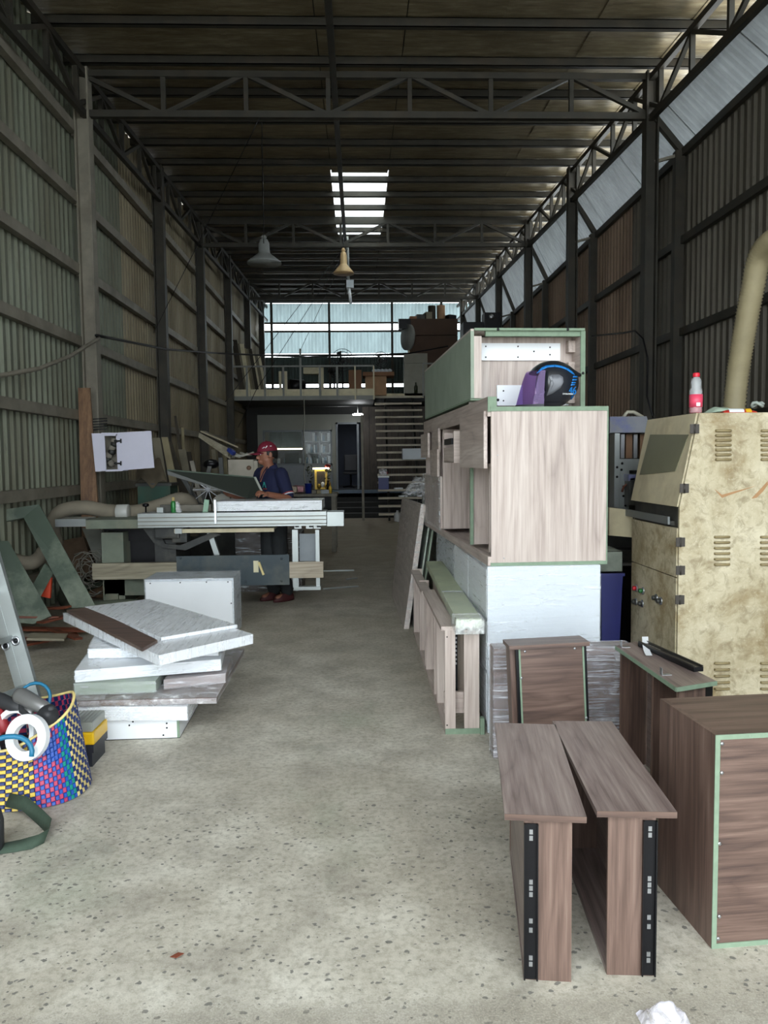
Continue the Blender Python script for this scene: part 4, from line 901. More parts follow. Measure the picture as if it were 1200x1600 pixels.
c = PY(14, 1180, 3.22); solo(MB().tube([c+Vector((.0+.095*math.cos(t)*(1+.02*i), .02*math.sin(t*1.3), .075*math.sin(t))) for i, t in enumerate([j*.3-.1 for j in range(12)])], .011, 8), 'blue_cable', CBL, 'thick blue cable arching over the front of the basket', 'cable')
# ---- toolbox
YT = 3.75; x0, x1 = PY(100,1190,YT).x, PY(147,1190,YT).x; zT = [PY(125,y,YT).z for y in (1210,1168,1150,1133)]
T = thing('toolbox', 'black toolbox with yellow lid and grey organiser top behind the basket', 'toolbox', (x0, YT, 0))
MB().hexa(boxp((x0,YT+.01,0),(x1-.012,YT+.2,zT[1]))).build('tray_body', plain('toolbox_black','23262e',.5), T); MB().box((x0-.01,YT,zT[1]-.03),(x1,YT+.21,zT[1]+.01)).build('rim', G['toolbox_black'], T)
MB().box((x0-.005,YT+.002,zT[1]+.01),(x1+.003,YT+.21,zT[2]+.015), None, .01).build('lid', plain('toolbox_yellow','e2b71e',.4,0,.05), T)
MB().box((x1-.09,YT-.008,zT[1]-.01),(x1-.04,YT+.01,zT[2]), None, .004).build('latch', G['toolbox_yellow'], T)
MB().box((x0,YT+.01,zT[2]+.015),(x1-.005,YT+.2,zT[3]+.01), None, .008).build('organiser', plain('organiser_grey','8d9189',.3), T)
for k in range(6): MB().box((x0+.015+.02*k,YT+.02,zT[3]+.01),(x0+.02+.02*k,YT+.19,zT[3]+.014)).build('organiser_rib', G['organiser_grey'], T)
# ---- strap and bag
q = [PZ(px,py,0) for px,py in ((8,1272),(35,1278),(60,1290),(72,1303),(68,1318),(48,1328),(20,1333),(-20,1338))]
SG = plain('dark_green_webbing','37473a',.85,0,.1,60)
mb = MB(); vs = []
for i, p in enumerate(q):
    h = .05 if i < 4 else .045-.009*(i-4); vs += [p+Vector((0,0,.002+(.03 if i < 2 else 0))), p+Vector((.01,.03 if i < 5 else .05,h+(.03 if i < 2 else 0)))]
fs = [(2*i, 2*i+2, 2*i+3, 2*i+1) for i in range(len(q)-1)]; mb.add(vs, fs, True)
o = solo(mb, 'shoulder_strap', SG, 'dark green webbing strap curling on the floor before the basket', 'strap'); s_ = o.modifiers.new('t','SOLIDIFY'); s_.thickness = .003
c = PZ(-13, 1330); T = thing('tool_pouch', 'black pouch at the very edge beside the green strap', 'bag', c)
MB().lathe([(.03,0),(.045,.01),(.048,.12),(.04,.16),(.02,.165)], 16, Matrix.Translation(c)).build('pouch', RB, T); MB().tube([c+Vector((.03,-.02,.13+.014*math.sin(t))) + Vector((.014*math.cos(t),0,0)) for t in (i*.8 for i in range(9))], .003, 6).build('ring', CHROME, T)
# ---- ladder
b_ = PY(47, 1110, 4.25); b_ = Vector((b_.x+.04, 4.3, 0)); tp_ = PY(-5, 885, 4.3); tp_ = PY(-62, 700, 4.5)
T = thing('ladder', 'aluminium ladder leaning out of view with slotted stile at the left edge', 'ladder', b_)
b1 = PY(43, 1085, 4.25); t1_ = PY(-12, 893, 4.32); d = (t1_-b1).normalized(); lo = b1-d*(b1.z/d.z); hi = lo+d*2.2
w_ = .115; side = Vector((1,0,0)); side = (side-d*side.dot(d)).normalized(); nrm = d.cross(side).normalized()
def stile(off):
    mb = MB(); 
    for s0, s1, n0, n1 in ((-w_/2, w_/2, -.004, 0), (-w_/2, -w_/2+.004, 0, .03), (w_/2-.004, w_/2, 0, .03), (-.012,-.008,-.008,-.004)):
        mb.add([lo+off+side*s0+nrm*n0, lo+off+side*s1+nrm*n0, hi+off+side*s1+nrm*n0, hi+off+side*s0+nrm*n0, lo+off+side*s0+nrm*n1, lo+off+side*s1+nrm*n1, hi+off+side*s1+nrm*n1, hi+off+side*s0+nrm*n1], [(3,2,1,0),(4,5,6,7),(0,1,5,4),(1,2,6,5),(2,3,7,6),(3,0,4,7)])
    for v in mb.v: v.z = max(v.z, 0.0)
    return mb
oL = Vector((-.12,-.42,0))
stl = stile(Vector((0,0,0))).build('stile', ALU, T); stile(oL).build('stile', ALU, T)
for k in range(7): q = lo+d*(.28*(k+1)); MB().bar(q+nrm*.012, q+oL+nrm*.012, .03, .03, d).build('rung', ALU, T)
for px, py in ((25,1001),(9,1009)):
    sgn = ray(px,py); tt = (lo-ORG).dot(nrm)/sgn.dot(nrm); q = ORG+sgn*tt-nrm*.006*(1 if nrm.y > 0 else -1)
    mb = MB().tube([q-side*.018*math.cos(a)+d*.022*math.sin(a) for a in (i*math.pi/8 for i in range(16))], .006, 6, closed=True); mb.build('slot_ring', CHROME, T)
    MB().lathe([(.014,-.001),(.014,.001)], 12, Matrix.Translation(q) @ nrm.to_track_quat('Z','Y').to_matrix().to_4x4()).build('slot', BLACK, T)
# ================================================================== LEFT BANK AND TABLE SAW
YS = 7.55
DGR = plain('dusty_saw_green', '6c7466', .7, .1, .2, 5, .12, dirt='8d8773', dirt_amt=.6)
DPAN = plain('dark_blue_panel', '3e4a50', .6, .1, .15, 3, .08, dirt='6a6b60', dirt_amt=.6, dscale=2)
DWOOD = wood('dusty_wood', ['77705f','8e8773','a39c88','b4ae9a'], 'x', .7, .8)
def B(T, nm, mat, px0, px1, py0, py1, y=YS, d=.1, bev=0.0, lab=None):
    a = PY(px0, (py0+py1)/2, y).x; b = PY(px1, (py0+py1)/2, y).x; c = (px0+px1)/2; z0 = PY(c, py1, y).z; z1 = PY(c, py0, y).z
    o = MB().box((a, y, max(0, z0)), (b, y+d, z1), None, bev).build(nm, mat, T)
    if lab: o['label'] = lab
    return o
T = thing('panel_saw', 'long sliding table panel saw with aluminium beam and dusty cabinet', 'table saw', (PY(300,900,YS).x, YS, 0))
beam = B(T, 'sliding_beam', ALU, 215, 510, 801, 823, YS-.05, .28)
for py in (807, 813, 819): o = B(T, 'beam_groove', DUST, 215, 510, py, py+1.2, YS-.056, .01)
B(T, 'beam_end', ALU, 511, 537, 800, 822, YS-.05, .28); B(T, 'beam_end', ALU, 86, 134, 811, 823, YS-.0, .3)
B(T, 'saw_table', DGR, 134, 240, 812, 826, YS-.02, 1.0); B(T, 'saw_table', DGR, 240, 430, 818, 828, YS+.25, .8)
c1 = B(T, 'saw_cabinet', DGR, 160, 194, 832, 946, YS+.12, .8); B(T, 'saw_cabinet', DARKG, 243, 276, 843, 946, YS+.14, .7); B(T, 'under_table_shadow', BLACK, 162, 250, 826, 845, YS+.3, .6); B(T, 'cabinet_back', BLACK, 190, 250, 840, 905, YS+.35, .05)  # black box below the table top stands in for the shadow there
B(T, 'cabinet_base', DGR, 163, 276, 905, 930, YS+.12, .75); B(T, 'foot', DGR, 165, 185, 928, 946, YS+.1, .1)
B(T, 'front_board', DWOOD, 144, 276, 880, 905, YS, .06); B(T, 'dark_panel', DPAN, 276, 452, 868, 915, YS-.01, .03); B(T, 'end_board', wood('beige_plank',['958a78','ab9f8c','bdb29e','cdc3b0'],'x',.6,.8), 450, 505, 878, 903, YS-.0, .06)
for px, py in ((282,872),(282,910),(440,873),(440,908),(384,909)): p = PY(px, py, YS-.011); MB().lathe([(.012,0),(.008,.006)], 8, Matrix.Translation(p) @ Euler((math.pi/2,0,0)).to_matrix().to_4x4()).build('bolt', DPAN, T)
p = PY(400, 878, YS-.014); MB().cbox((p.x+.0,p.y-.006,p.z-.045), (.05,.006,.115), (0,0,0), .002).build('push_pad', plain('cream_card','d6cfae',.7), T); MB().bar((p.x+.03,p.y-.02,p.z-.0), (p.x+.075,p.y-.02,p.z-.125), .03, .02).build('push_stick', plain('pale_stick','d9c88e',.6), T)
B(T, 'gear_housing', DARKG, 240, 280, 824, 842, YS+.02, .18, .02); B(T, 'gear_housing', DARKG, 268, 292, 824, 848, YS+.05, .15, .01)
MB().slab([PY(px,py,YS+.1) for px, py in ((222,824),(245,824),(258,850),(282,852),(330,832),(345,835),(290,860),(255,856),(240,848))], (0,.05,0)).build('tilt_arm', DARKG, T)
B(T, 'lower_rail', CRED, 272, 428, 826, 832, YS+.0, .05); B(T, 'rail_block', ALU, 273, 284, 826, 834, YS-.02, .1)
mb = MB().bar(PY(328,832,YS+.15), PY(340,868,YS+.15), .05, .05); mb.build('strut', ALU, T)
for px0, px1 in ((457,466),(493,499)): B(T, 'leg', ALU, px0, px1, 828, 918 if px0 < 480 else 880, YS+.02, .06)
B(T, 'leg_panel', plain('grey_leg_panel','7f868b',.5), 468, 494, 834, 879, YS+.1, .02); B(T, 'foot_bar', ALU, 459, 501, 917, 922, YS+.0, .08); B(T, 'adjuster', ALU, 494, 500, 903, 918, YS+.03, .03)
for px in (460, 478, 490): B(T, 'clamp_block', ALU, px, px+11, 817, 826, YS+.0, .08)
for px in (459, 481, 493): B(T, 'clamp_hole', BLACK, px+2, px+8, 819, 824, YS-.004, .004)
for px, py in ((228,800),(353,801)):
    p = PY(px, py, YS+.06); MB().lathe([(.008,-.005),(.008,.05),(.03,.055),(.034,.075),(.02,.085)], 12, Matrix.Translation(p)).build('clamp_knob', BLACK, T)
p0 = PY(336, 781, YS-.06); p1 = PY(337, 818, YS-.07); MB().bar(p0, p1, .02, .02).build('hold_down', CHROME, T)
B(T, 'stop_block', ALU, 245, 255, 793, 801, YS+.1, .05); B(T, 'fence_block', DARKG, 250, 268, 789, 801, YS+.2, .06)
B(T, 'crosscut_fence', DUST, 268, 330, 789, 800, YS+.5, .1)
# panels lying on the saw
w0 = [PY(336,797,YS), PY(503,800,YS)]; zz = PY(400,800,YS).z; z2 = PY(400,783,YS).z
wrapped('white film wrapped panel resting on the sliding saw beam', boxp((w0[0].x,YS+.0,zz+.012),(w0[1].x,YS+.5,z2)), WHITE, FILM, .006, 'wrapped_board', 'panel', 'board', step=.05)
zb_ = PY(360,851,YS+1.4).z; a = PY(366,850,YS+1.2).x; b = PY(470,850,YS+1.2).x
wrapped('glossy wrapped stack seen under the saw beam behind the worker', boxp((a,YS+1.3,0),(b,YS+1.75,zb_+.14)), plain('dark_stack','3c2f2a',.5), FILM, .012, 'wrapped_stack', 'panels', 'stack_core')
# spray can and bag
p = PY(272, 801, YS+.12); zt_ = PY(272, 803, YS-.05).z; T = thing('spray_can', 'green spray can standing on the saw beam', 'can', (p.x, YS+.1, zt_))
MB().lathe([(.024,0),(.026,.004),(.026,.1),(.02,.115),(.011,.12)], 14).build('can_body', plain('can_green','2f7a3e',.3,.2), T, world=False); MB().lathe([(.012,.118),(.014,.124),(.014,.15),(.006,.156)], 12).build('nozzle', plain('can_gold','b9a56a',.4), T, world=False)
mb = MB(); mb.grid(lambda u, v: Vector((p.x+.03+(.04+.06*(1-v))*math.cos(6.28*u)*.5, YS+.12+.03*math.sin(6.28*u), zt_+.11*v+.01*mnoise.noise(Vector((u*8,v*6,1))))), 14, 8)
solo(mb, 'plastic_bag', FILM2, 'small crumpled clear bag beside the green spray can', 'bag')
p = PY(322, 797, YS+.15); solo(MB().cbox(p+Vector((0,0,.03)), (.05,.03,.15), (0,.15,0), .004), 'glue_bottle', plain('pale_green_plastic','8fb49a',.4), 'pale green flat bottle leaning on the saw fence', 'bottle')
# hoses of the saw
path = [PY(88,850,8.15), PY(83,822,8.05), PY(95,800,8.0), PY(130,793,8.0), PY(170,799,8.05), PY(210,800,8.1), PY(250,790,8.15), PY(280,780,8.2), PY(297,786,8.3), PY(302,805,8.35), PY(300,835,8.4)]
solo(ribbed(path, .075, DUST, None, pitch=.025, amp=.03), 'dust_hose', plain('dusty_hose','7c7566',.85,0,.15,6,.1), 'thick dusty hose lying along the back of the saw table', 'hose')
p = PY(192, 800, 7.95); solo(MB().lathe([(.075,-.06),(.08,-.055),(.08,.055),(.075,.06)], 16, Matrix.Translation(p) @ Euler((0,math.pi/2,0)).to_matrix().to_4x4()), 'hose_clamp', glass('hose_sleeve',(.7,.72,.68,1),.6,.2), 'clear plastic sleeve joining the dusty hose', 'sleeve')
path = [PZ(232,950,.075), PZ(200,948,.08), PZ(150,950,.08), PZ(112,946,.08), PZ(103,928,.09), PZ(128,918,.12), PZ(165,905,.2), PZ(185,900,.25)]
solo(ribbed(path, .075, DUST, None, pitch=.025, amp=.03), 'dust_hose', plain('green_dusty_hose','5f6657',.85,0,.15,6,.1), 'dusty hose bent on the floor at the foot of the saw', 'hose')
path = [PY(-15,870,7.4), PY(15,874,7.4), PY(45,880,7.45), PY(62,872,7.55), PY(70,860,7.6), PY(85,850,7.7)]
solo(ribbed(path, .07, DUST, None, pitch=.025, amp=.03), 'dust_hose', G['dusty_hose'], 'dusty hose curving behind the leaning green boards', 'hose')
# leaning green boards
def lean(pts, nm, mat, label, cat='board', th=.02, grp=None):
    P_ = [PY(px, py, y) for px, py, y in pts]; n = (P_[1]-P_[0]).cross(P_[2]-P_[0]).normalized(); n = n if n.y > 0 else -n
    return solo(MB().slab(P_, n*th), nm, mat, label, cat, grp)
MDFW = plain('scuffed_green_board', '4a574b', .65, 0, .12, 3, .08, dirt='a3ab98', dirt_amt=.55, dscale=2.2)
lean([(0,797,7.3),(61,788,7.35),(150,948,7.0),(112,950,6.98),(37,809,7.33),(0,816,7.28)], 'green_cutout_board', MDFW, 'green scuffed board with a large cutout leaning on the left wall', 'board', .03)
lean([(-40,846,6.95),(13,845,7.0),(80,962,6.75),(52,975,6.72),(-40,965,6.7)], 'green_board', MDFW, 'wide green scuffed board leaning beside the ladder', 'board', .03)
lean([(45,925,6.95),(70,880,7.2),(85,893,7.2),(62,935,6.95)], 'green_offcut', MDFW, 'narrow green offcut behind the wide green board', 'board', .02)
lean([(128,825,8.3),(160,828,8.3),(160,885,8.1),(150,880,8.1)], 'grey_board', plain('grey_offcut','75776e',.7,0,.2), 'grey triangular offcut leaning beside the saw cabinet', 'board', .02)
lean([(96,845,8.5),(130,838,8.5),(150,900,8.3),(110,900,8.3)], 'brown_sack', plain('brown_sack','5b4a3a',.9,0,.25,9), 'brown dusty sack behind the leaning green board', 'sack', .2)
p = PZ(68,938); p = PY(72,933,7.05)
T = solo(MB().slab([PY(64,932,7.1),PY(78,935,7.1),PY(80,903,7.15),(PY(76,902,7.15))], (0,.03,0)), 'orange_guard', plain('orange_plastic','c8401c',.5), 'bright orange plastic guard behind the green boards', 'guard')
mb = MB(); rnd = random.Random(3); base_ = PY(138,890,7.9)
for k in range(26):
    c = base_+Vector((rnd.uniform(-.1,.1), rnd.uniform(-.05,.1), 0)); z0_ = rnd.uniform(.25,.5)
    mb.tube([Vector((c.x+.12*math.cos(t+k), c.y+.03*math.sin(k), z0_+.13*math.sin(t+k))) for t in (j*.7 for j in range(6))], .005, 4)
tag(solo(mb, 'wire_tangle', plain('wire_grey','7d7a70',.6), 'tangle of thin grey wire beside the saw cabinet', 'wire'), kind='stuff')
# red brown scraps
RBW = wood('red_brown_wood', ['4a2418','66341f','7c4630','93604a'], 'x', .6, 1.2); rnd = random.Random(11)
sc = [((60,985),.5,.09,.5),((85,975),.55,.06,-.2),((50,1000),.35,.11,1.0),((100,990),.45,.05,-.8),((75,1000),.22,.14,.2),((95,972),.3,.1,.9),((45,975),.4,.07,.3),((70,965),.5,.06,-.5)]
desc = ['longest red brown offcut across the scrap heap','flat red brown offcut at the back of the scrap heap','short wide red brown offcut at the near side of the scrap heap','narrow dark red offcut sticking out toward the aisle','small square red brown offcut in the middle of the scraps','broad red brown offcut near the saw hose','red brown offcut beside the wide green board','thin red brown strip on top of the scrap heap']
for k, ((px,py),l_,w_,rz) in enumerate(sc):
    py += 14; l_ *= 1.25; w_ *= 1.25
    p = PZ(px, py, .02); o = MB().cbox((0,0,0),(l_,w_,.018)).build('wood_offcut', RBW if k != 4 else DWOOD, None, (0,0,0)); o.location = (p.x, p.y, .03+.022*k); o.rotation_euler = (rnd.uniform(-.12,.12), rnd.uniform(-.14,.14), rz)
    tag(o, desc[k], 'wood offcut', 'red brown offcuts on the floor')
# rods on the floor at the right of the saw
for (a, b, lab) in (((462,893),(553,891),'thin steel rod on the floor beyond the saw end'),((505,920),(560,916),'steel rod on the floor nearest the saw foot'),((541,905),(558,903),'short steel piece between the two rods')):
    p, q = PZ(*a, .01), PZ(*b, .01); solo(MB().bar(p, q, .022, .016), 'steel_rod', ALU, lab, 'rod')
# plank and white box at the first column
y_ = 9.02; a = PY(122,606,y_); b = PY(140,606,y_); a2 = PY(128,850,8.7); b2 = PY(157,850,8.7)
lo_a = a2+(a2-a)*(a2.z/(a.z-a2.z)); lo_b = b2+(b2-b)*(b2.z/(b.z-b2.z))
solo(MB().slab([a, b, lo_b, lo_a], (0,.03,0)), 'tall_plank', wood('brown_plank',['5e4636','74573f','87684c','967a5e'],'z',.6,.7), 'tall brown plank leaning against the first column of the left wall', 'plank')
yb_ = 8.72; T = thing('wall_box', 'pale lilac white wall box with open door and two hinges on the column', 'box', PY(190,737,yb_+.1))
LIL = plain('pale_lilac', 'd2d2e2', .5, 0, .05, 3, .03)
def pz(px, py, y): return PY(px, py, y)
T.location = pz(190,737,yb_)
MB().slab([pz(143,677,yb_),pz(163,677,yb_),pz(166,736,yb_),pz(149,737,yb_)], (0,.02,0)).build('left_frame', LIL, T)
MB().slab([pz(158,676,yb_),pz(190,676,yb_),pz(190,681,yb_),pz(160,681,yb_)], (0,.2,0)).build('top_panel', LIL, T)
MB().slab([pz(165,734,yb_),pz(192,733,yb_),pz(192,736,yb_),pz(165,737,yb_)], (0,.2,0)).build('bottom_panel', LIL, T)
MB().slab([pz(160,678,yb_+.22),pz(196,678,yb_+.22),pz(198,736,yb_+.22),pz(164,736,yb_+.22)], (0,.015,0)).build('back_panel', DUST, T)
MB().slab([pz(181,678,yb_+.0),pz(184,678,yb_+.0),pz(187,734,yb_+.0),pz(184,734,yb_+.0)], (0,.2,0)).build('right_panel', LIL, T)
MB().slab([pz(183,676,yb_-.02),pz(236,673,yb_-.05),pz(241,731,yb_-.05),pz(187,735,yb_-.02)], (0,.018,0)).build('door', LIL, T)
for py in (689, 724):
    p = pz(184, py, yb_-.03); MB().cbox(p, (.08,.02,.018), bev=.004).cbox(p+Vector((.035,0,0)), (.014,.024,.05), bev=.004).cbox(p+Vector((-.02,0,0)), (.02,.024,.03), bev=.004).build('hinge', BLACK, T)
for k in range(7): p = pz(172+rnd.uniform(-4,7), 688+6*k, yb_+.13); MB().ball(p, .045, 8, (1,1,.9)).build('fitting', DARKG if k % 2 else DUST, T)
# column bracket and wires at the first column
p0 = PY(155,655,8.9); mb = MB()
for k in range(5): mb.bar(p0+Vector((-.07,0,-.03*k)), p0+Vector((.09,0,-.03*k+.01)), .012)
solo(mb, 'cable_rack', BLACK, 'small black cable rack on the first column above the lilac box', 'rack')
# leaning planks along the left wall
LP = plain('wall_board_grey','77715f',.75,0,.2,4,.1); LP2 = plain('wall_board_dark','3f392f',.8,0,.2,4,.1); LP3 = plain('wall_board_beige','8f8568',.75,0,.2,4,.1)
lp = [((252,683),(262,683),(278,760),(266,760),10.4,LP3,'beige board leaning right of the lilac box'),((238,684),(250,684),(262,760),(250,760),10.2,LP,'grey board leaning just right of the lilac box'),((262,690),(268,690),(290,760),(276,760),10.9,LP2,'dark board leaning between two beige ones'),
 ((278,702),(290,702),(300,760),(290,760),11.5,LP,'short grey board leaning by the second column'),((290,706),(298,706),(306,760),(298,760),11.7,LP2,'short dark board leaning by the second column'),((272,650),(275,650),(292,755),(286,755),12.0,LP2,'thin dark pole leaning in front of the second column'),
 ((283,668),(287,668),(291,750),(288,750),12.3,LP3,'thin pale batten leaning past the second column'),((340,700),(346,700),(352,770),(344,770),13.0,LP2,'dark plank standing behind the slanted box'),((348,698),(353,698),(358,770),(352,770),13.4,LP3,'pale plank standing behind the grey cabinet'),((330,702),(337,702),(343,770),(336,770),12.8,LP,'grey plank standing left of the slanted box')]
for k, (a, b, c, d, y, m, lab) in enumerate(lp):
    A_, B_ = PY(*a, y), PY(*b, y); C_, D_ = PY(*c, y-.15), PY(*d, y-.15); C_ = C_+(C_-B_)*(C_.z/(B_.z-C_.z)); D_ = D_+(D_-A_)*(D_.z/(A_.z-D_.z))
    solo(MB().slab([A_,B_,C_,D_], (0,.022,0)), 'leaning_board', m, lab, 'board', 'boards leaning on the left wall')
y_ = 9.35; a = PY(215,760,y_); b = PY(266,760,y_); z1 = PY(240,757,y_).z
T = thing('metal_bin', 'dark green steel bin under the grey cloth behind the saw', 'bin', (a.x,y_,0)); MB().box((a.x,y_,0),(b.x,y_+.38,z1)).build('bin_body', plain('bin_green','24483a',.6,.1,.2,4,.1,dirt='4a4a3a'), T)
MB().box((a.x-.02,y_-.02,z1-.02),(b.x+.02,y_+.4,z1+.015)).build('rim', DARKG, T)
mb = MB(); mb.grid(lambda u, v: lerp(lerp(PY(212,753,y_-.05),PY(262,757,y_-.05),u), lerp(PY(215,722,y_+.3),PY(250,716,y_+.3),u), v)+Vector((0,0,.05*math.sin(u*9)*(1-v)+.03*mnoise.noise(Vector((u*5,v*4,2))))), 16, 8)
solo(mb, 'cloth_cover', plain('grey_brown_cloth','655c4c',.95,0,.2,5), 'grey brown cloth hanging over the green steel bin', 'cloth')
y_ = 10.3; a = PY(357,760,y_); b = PY(397,760,y_); z0 = PY(380,765,y_).z; z1 = PY(380,718,y_).z
T = thing('junction_cabinet', 'beige steel switch cabinet on a stand behind the worker', 'cabinet', (a.x,y_,0)); SW_ = plain('switch_beige','b5ae9e',.55,0,.1,5,.05,dirt='8a8270',dirt_amt=.5)
MB().box((a.x,y_,z0-.1),(b.x,y_+.3,z1), None, .006).build('cabinet_body', SW_, T); MB().box((b.x,y_+.02,z0-.1),(b.x+.05,y_+.3,z1-.02)).build('side_door', SW_, T); MB().box((a.x+.03,y_+.03,0),(b.x-.03,y_+.27,z0-.1)).build('stand', DARKG, T)
p = PY(389,731,y_-.002); MB().lathe([(.03,0),(.03,.012),(.014,.02)], 12, Matrix.Translation(p) @ Euler((math.pi/2,0,0)).to_matrix().to_4x4()).build('lock', plain('lock_brown','7b5f4a',.5), T)
for k in range(3):
    c = PY(368+9*k, 712, y_+.12); solo(MB().tube([c+Vector((.085*math.cos(t), .06*math.sin(t), .018*math.sin(t*2+k)+.012*k)) for t in (j*.45 for j in range(14))], .014, 6, closed=True), 'cable_coil', plain('pale_cable','a8a79c',.5), ['pale cable coil on the left of the beige switch cabinet','pale cable coil in the middle of the switch cabinet top','pale cable coil at the right of the switch cabinet top'][k], 'cable')
solo(MB().slab([PY(311,676,10.6),PY(362,703,10.4),PY(360,718,10.4),PY(310,683,10.6)], (0,.35,0)), 'slanted_tray', DWOOD, 'long tray slanting down onto the beige switch cabinet', 'tray')
solo(MB().slab([PY(313,675,10.6),PY(372,700,10.4),PY(377,703,10.75),PY(322,676,10.95)], (0,0,.02)), 'pale_board', plain('pale_board','a39a82',.7,0,.1), 'pale board lying in the slanted tray', 'board')
solo(MB().bar(PY(357,702,10.35), PY(366,709,10.3), .05, .05), 'blue_tube', plain('tube_blue','2d3f8f',.5), 'blue tube at the low end of the slanted tray', 'tube')
# old machine with spoked wheel behind the saw
yw = 9.6; T = thing('old_machine', 'dark old machine with spoked wheel behind the saw fence', 'machine', (PY(320,780,yw).x, yw, 0))
c = PY(325, 765, yw); MB().tube([c+Vector((.2*math.cos(t),0,.2*math.sin(t))) for t in (j*math.pi/10 for j in range(20))], .012, 6, closed=True).build('wheel_rim', DARKG, T)
for k in range(10): t = k*math.pi/5; MB().bar(c, c+Vector((.2*math.cos(t),0,.2*math.sin(t))), .008).build('spoke', CHROME, T)
for a_, b_ in (((300,720),(318,800)),((330,720),(312,800)),((345,715),(350,800)),((285,745),(312,790)),((300,765),(370,765))): MB().bar(PY(*a_,yw+.05), PY(*b_,yw+.05), .05).build('arm', DARKG if a_[0] != 300 else DUST, T)
MB().box((c.x-.3,yw+.1,0),(c.x+.4,yw+.5,.85)).build('machine_body', DARKG, T); MB().ball(PY(330,725,yw+.1), .09, 10, (1.2,1,.7)).build('motor', BLACK, T)
# crumpled cover behind the wrapped board
mb = MB(); q0, q1 = PY(332,798,8.05), PY(400,798,8.05); mb.grid(lambda u, v: lerp(q0,q1,u)+Vector((0,.05*v,.0+.16*v*(.75+.35*abs(math.sin(u*8))))), 20, 6)
solo(mb, 'paper_cover', plain('grey_paper','9b9a90',.9,0,.08), 'crumpled grey paper standing behind the wrapped panel on the saw', 'paper')
# work bench behind the worker
yk = 12.6; a = PY(440,775,yk).x; b = PY(527,775,yk).x; zt_ = PY(500,772,yk).z
T = thing('work_bench', 'pale work bench crowded with small items behind the worker', 'bench', (a,yk,0)); MB().box((a,yk,zt_-.04),(b,yk+.9,zt_)).build('bench_top', DUST, T)
for x in (a+.05,b-.1): 
    for y in (yk+.05,yk+.8): MB().box((x,y,0),(x+.07,y+.07,zt_-.04)).build('leg', DUST, T)
def small(px, py, y, mb_fn, nm, mat, lab, cat): p = PY(px, py, y); return solo(mb_fn(Vector((p.x, y, zt_))), nm, mat, lab, cat)
small(482,772,yk+.3, lambda p: MB().lathe([(.05,0),(.06,.16),(.064,.165),(.06,.17)], 14, Matrix.Translation(p)), 'blue_bucket', plain('bucket_blue','1a2f86',.4), 'small blue bucket on the work bench', 'bucket')
small(516,772,yk+.3, lambda p: MB().lathe([(.028,0),(.03,.08),(.026,.1),(.012,.12),(.012,.14)], 12, Matrix.Translation(p)), 'yellow_bottle', plain('bottle_yellow','d1ad3a',.4), 'yellow bottle at the right end of the work bench', 'bottle')
for k, (px, c_, lb) in enumerate(((455,'b9a58f','beige crumpled bag at the left of the work bench'),(466,'b77f86','pink crumpled bag beside the blue bucket'),(474,'a59aa0','mauve crumpled bag behind the blue bucket'))):
    small(px,772,yk+.12+.16*k, lambda p: wrap_mb(boxp((p.x-.09,p.y-.06,p.z+.03),(p.x+.09,p.y+.06,p.z+.12)), .03,0,.03,float(k)), 'crumpled_bag', plain('bag_%d'%k, c_, .5,0,.2,20), lb, 'bag')
for k, px in enumerate((494,500,507)): small(px,772,yk+.2, lambda p: MB().cbox(p+Vector((0,0,.03)),(.14,.08,.06),(0,0,.4*k),.005), 'small_box', [DUST,LP3,WGREY][k], ['dusty small box on the bench beside the blue bucket','beige small box in the middle of the bench right half','pale small box next to the yellow bottle'][k], 'box')
# ================================================================== LOFT, OFFICE, STAIRS
YM_ = 19.5; zf = PY(470,608,YM_).z; zlo = PY(470,625,YM_).z; xr_ = PY(585,610,YM_).x; YO = 22.0
BEAM = plain('cream_beam','d5ccab',.6,0,.12,2,.05,dirt='8a8068',dirt_amt=.3); GB = plain('grey_beam','8b8d88',.6,0,.1)
mz = struct('floor_loft')
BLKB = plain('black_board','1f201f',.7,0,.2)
MB().box((XL,YM_+.05,zlo+.02),(xr_,YB-.2,zf-.02)).build('deck', BLKB, mz); MB().box((xr_,21.5,zlo+.1),(XR,YB-.2,zf-.02)).build('deck', BLKB, mz)
n = 8; xs = [XL+.02+(xr_-XL-.02)*i/n for i in range(n+1)]
for i in range(n): MB().box((xs[i]+.004,YM_,PY(470,618.5,YM_).z),(xs[i+1]-.004,YM_+.05,zf)).build('beam_board', BEAM, mz)
MB().box((XL+.02,YM_+.01,zlo),(xr_,YM_+.05,PY(470,618.5,YM_).z)).build('beam_flange', GB, mz)
zs = PY(625,615,21.5).z; zs2 = PY(625,622,21.5).z; xa, xb_ = PY(586,615,21.5).x, PY(662,615,21.5).x
MB().box((xa,21.45,zs2),(xb_,21.5,zs)).build('landing_beam', BEAM, mz)
# railing
T = thing('loft_railing', 'low steel railing with thin posts along the loft edge', 'railing', (XL,YM_,zf)); zr = PY(470,572,YM_).z
MB().box((XL+.05,YM_+.0,zr-.02),(xr_,YM_+.04,zr+.02)).build('top_rail', GB, T)
for k, px in enumerate((386,414,443,470,500,527,555,584)): 
    p = PY(px,600,YM_); w = .035 if px == 584 or px == 555 else .05; zt_ = PY(px, 545 if px == 470 else 572, YM_).z
    MB().box((p.x-w/2,YM_-.03,zlo),(p.x+w/2,YM_+.0,zt_)).build('post', BEAM if k > 5 else GB, T)
T = solo(MB().bar(PY(565,648,YM_-.1), Vector((PY(568,815,YM_-.2).x, YM_-.25, 0)), .06), 'pipe_post', GIRT, 'slim steel pipe post under the loft edge', 'post')
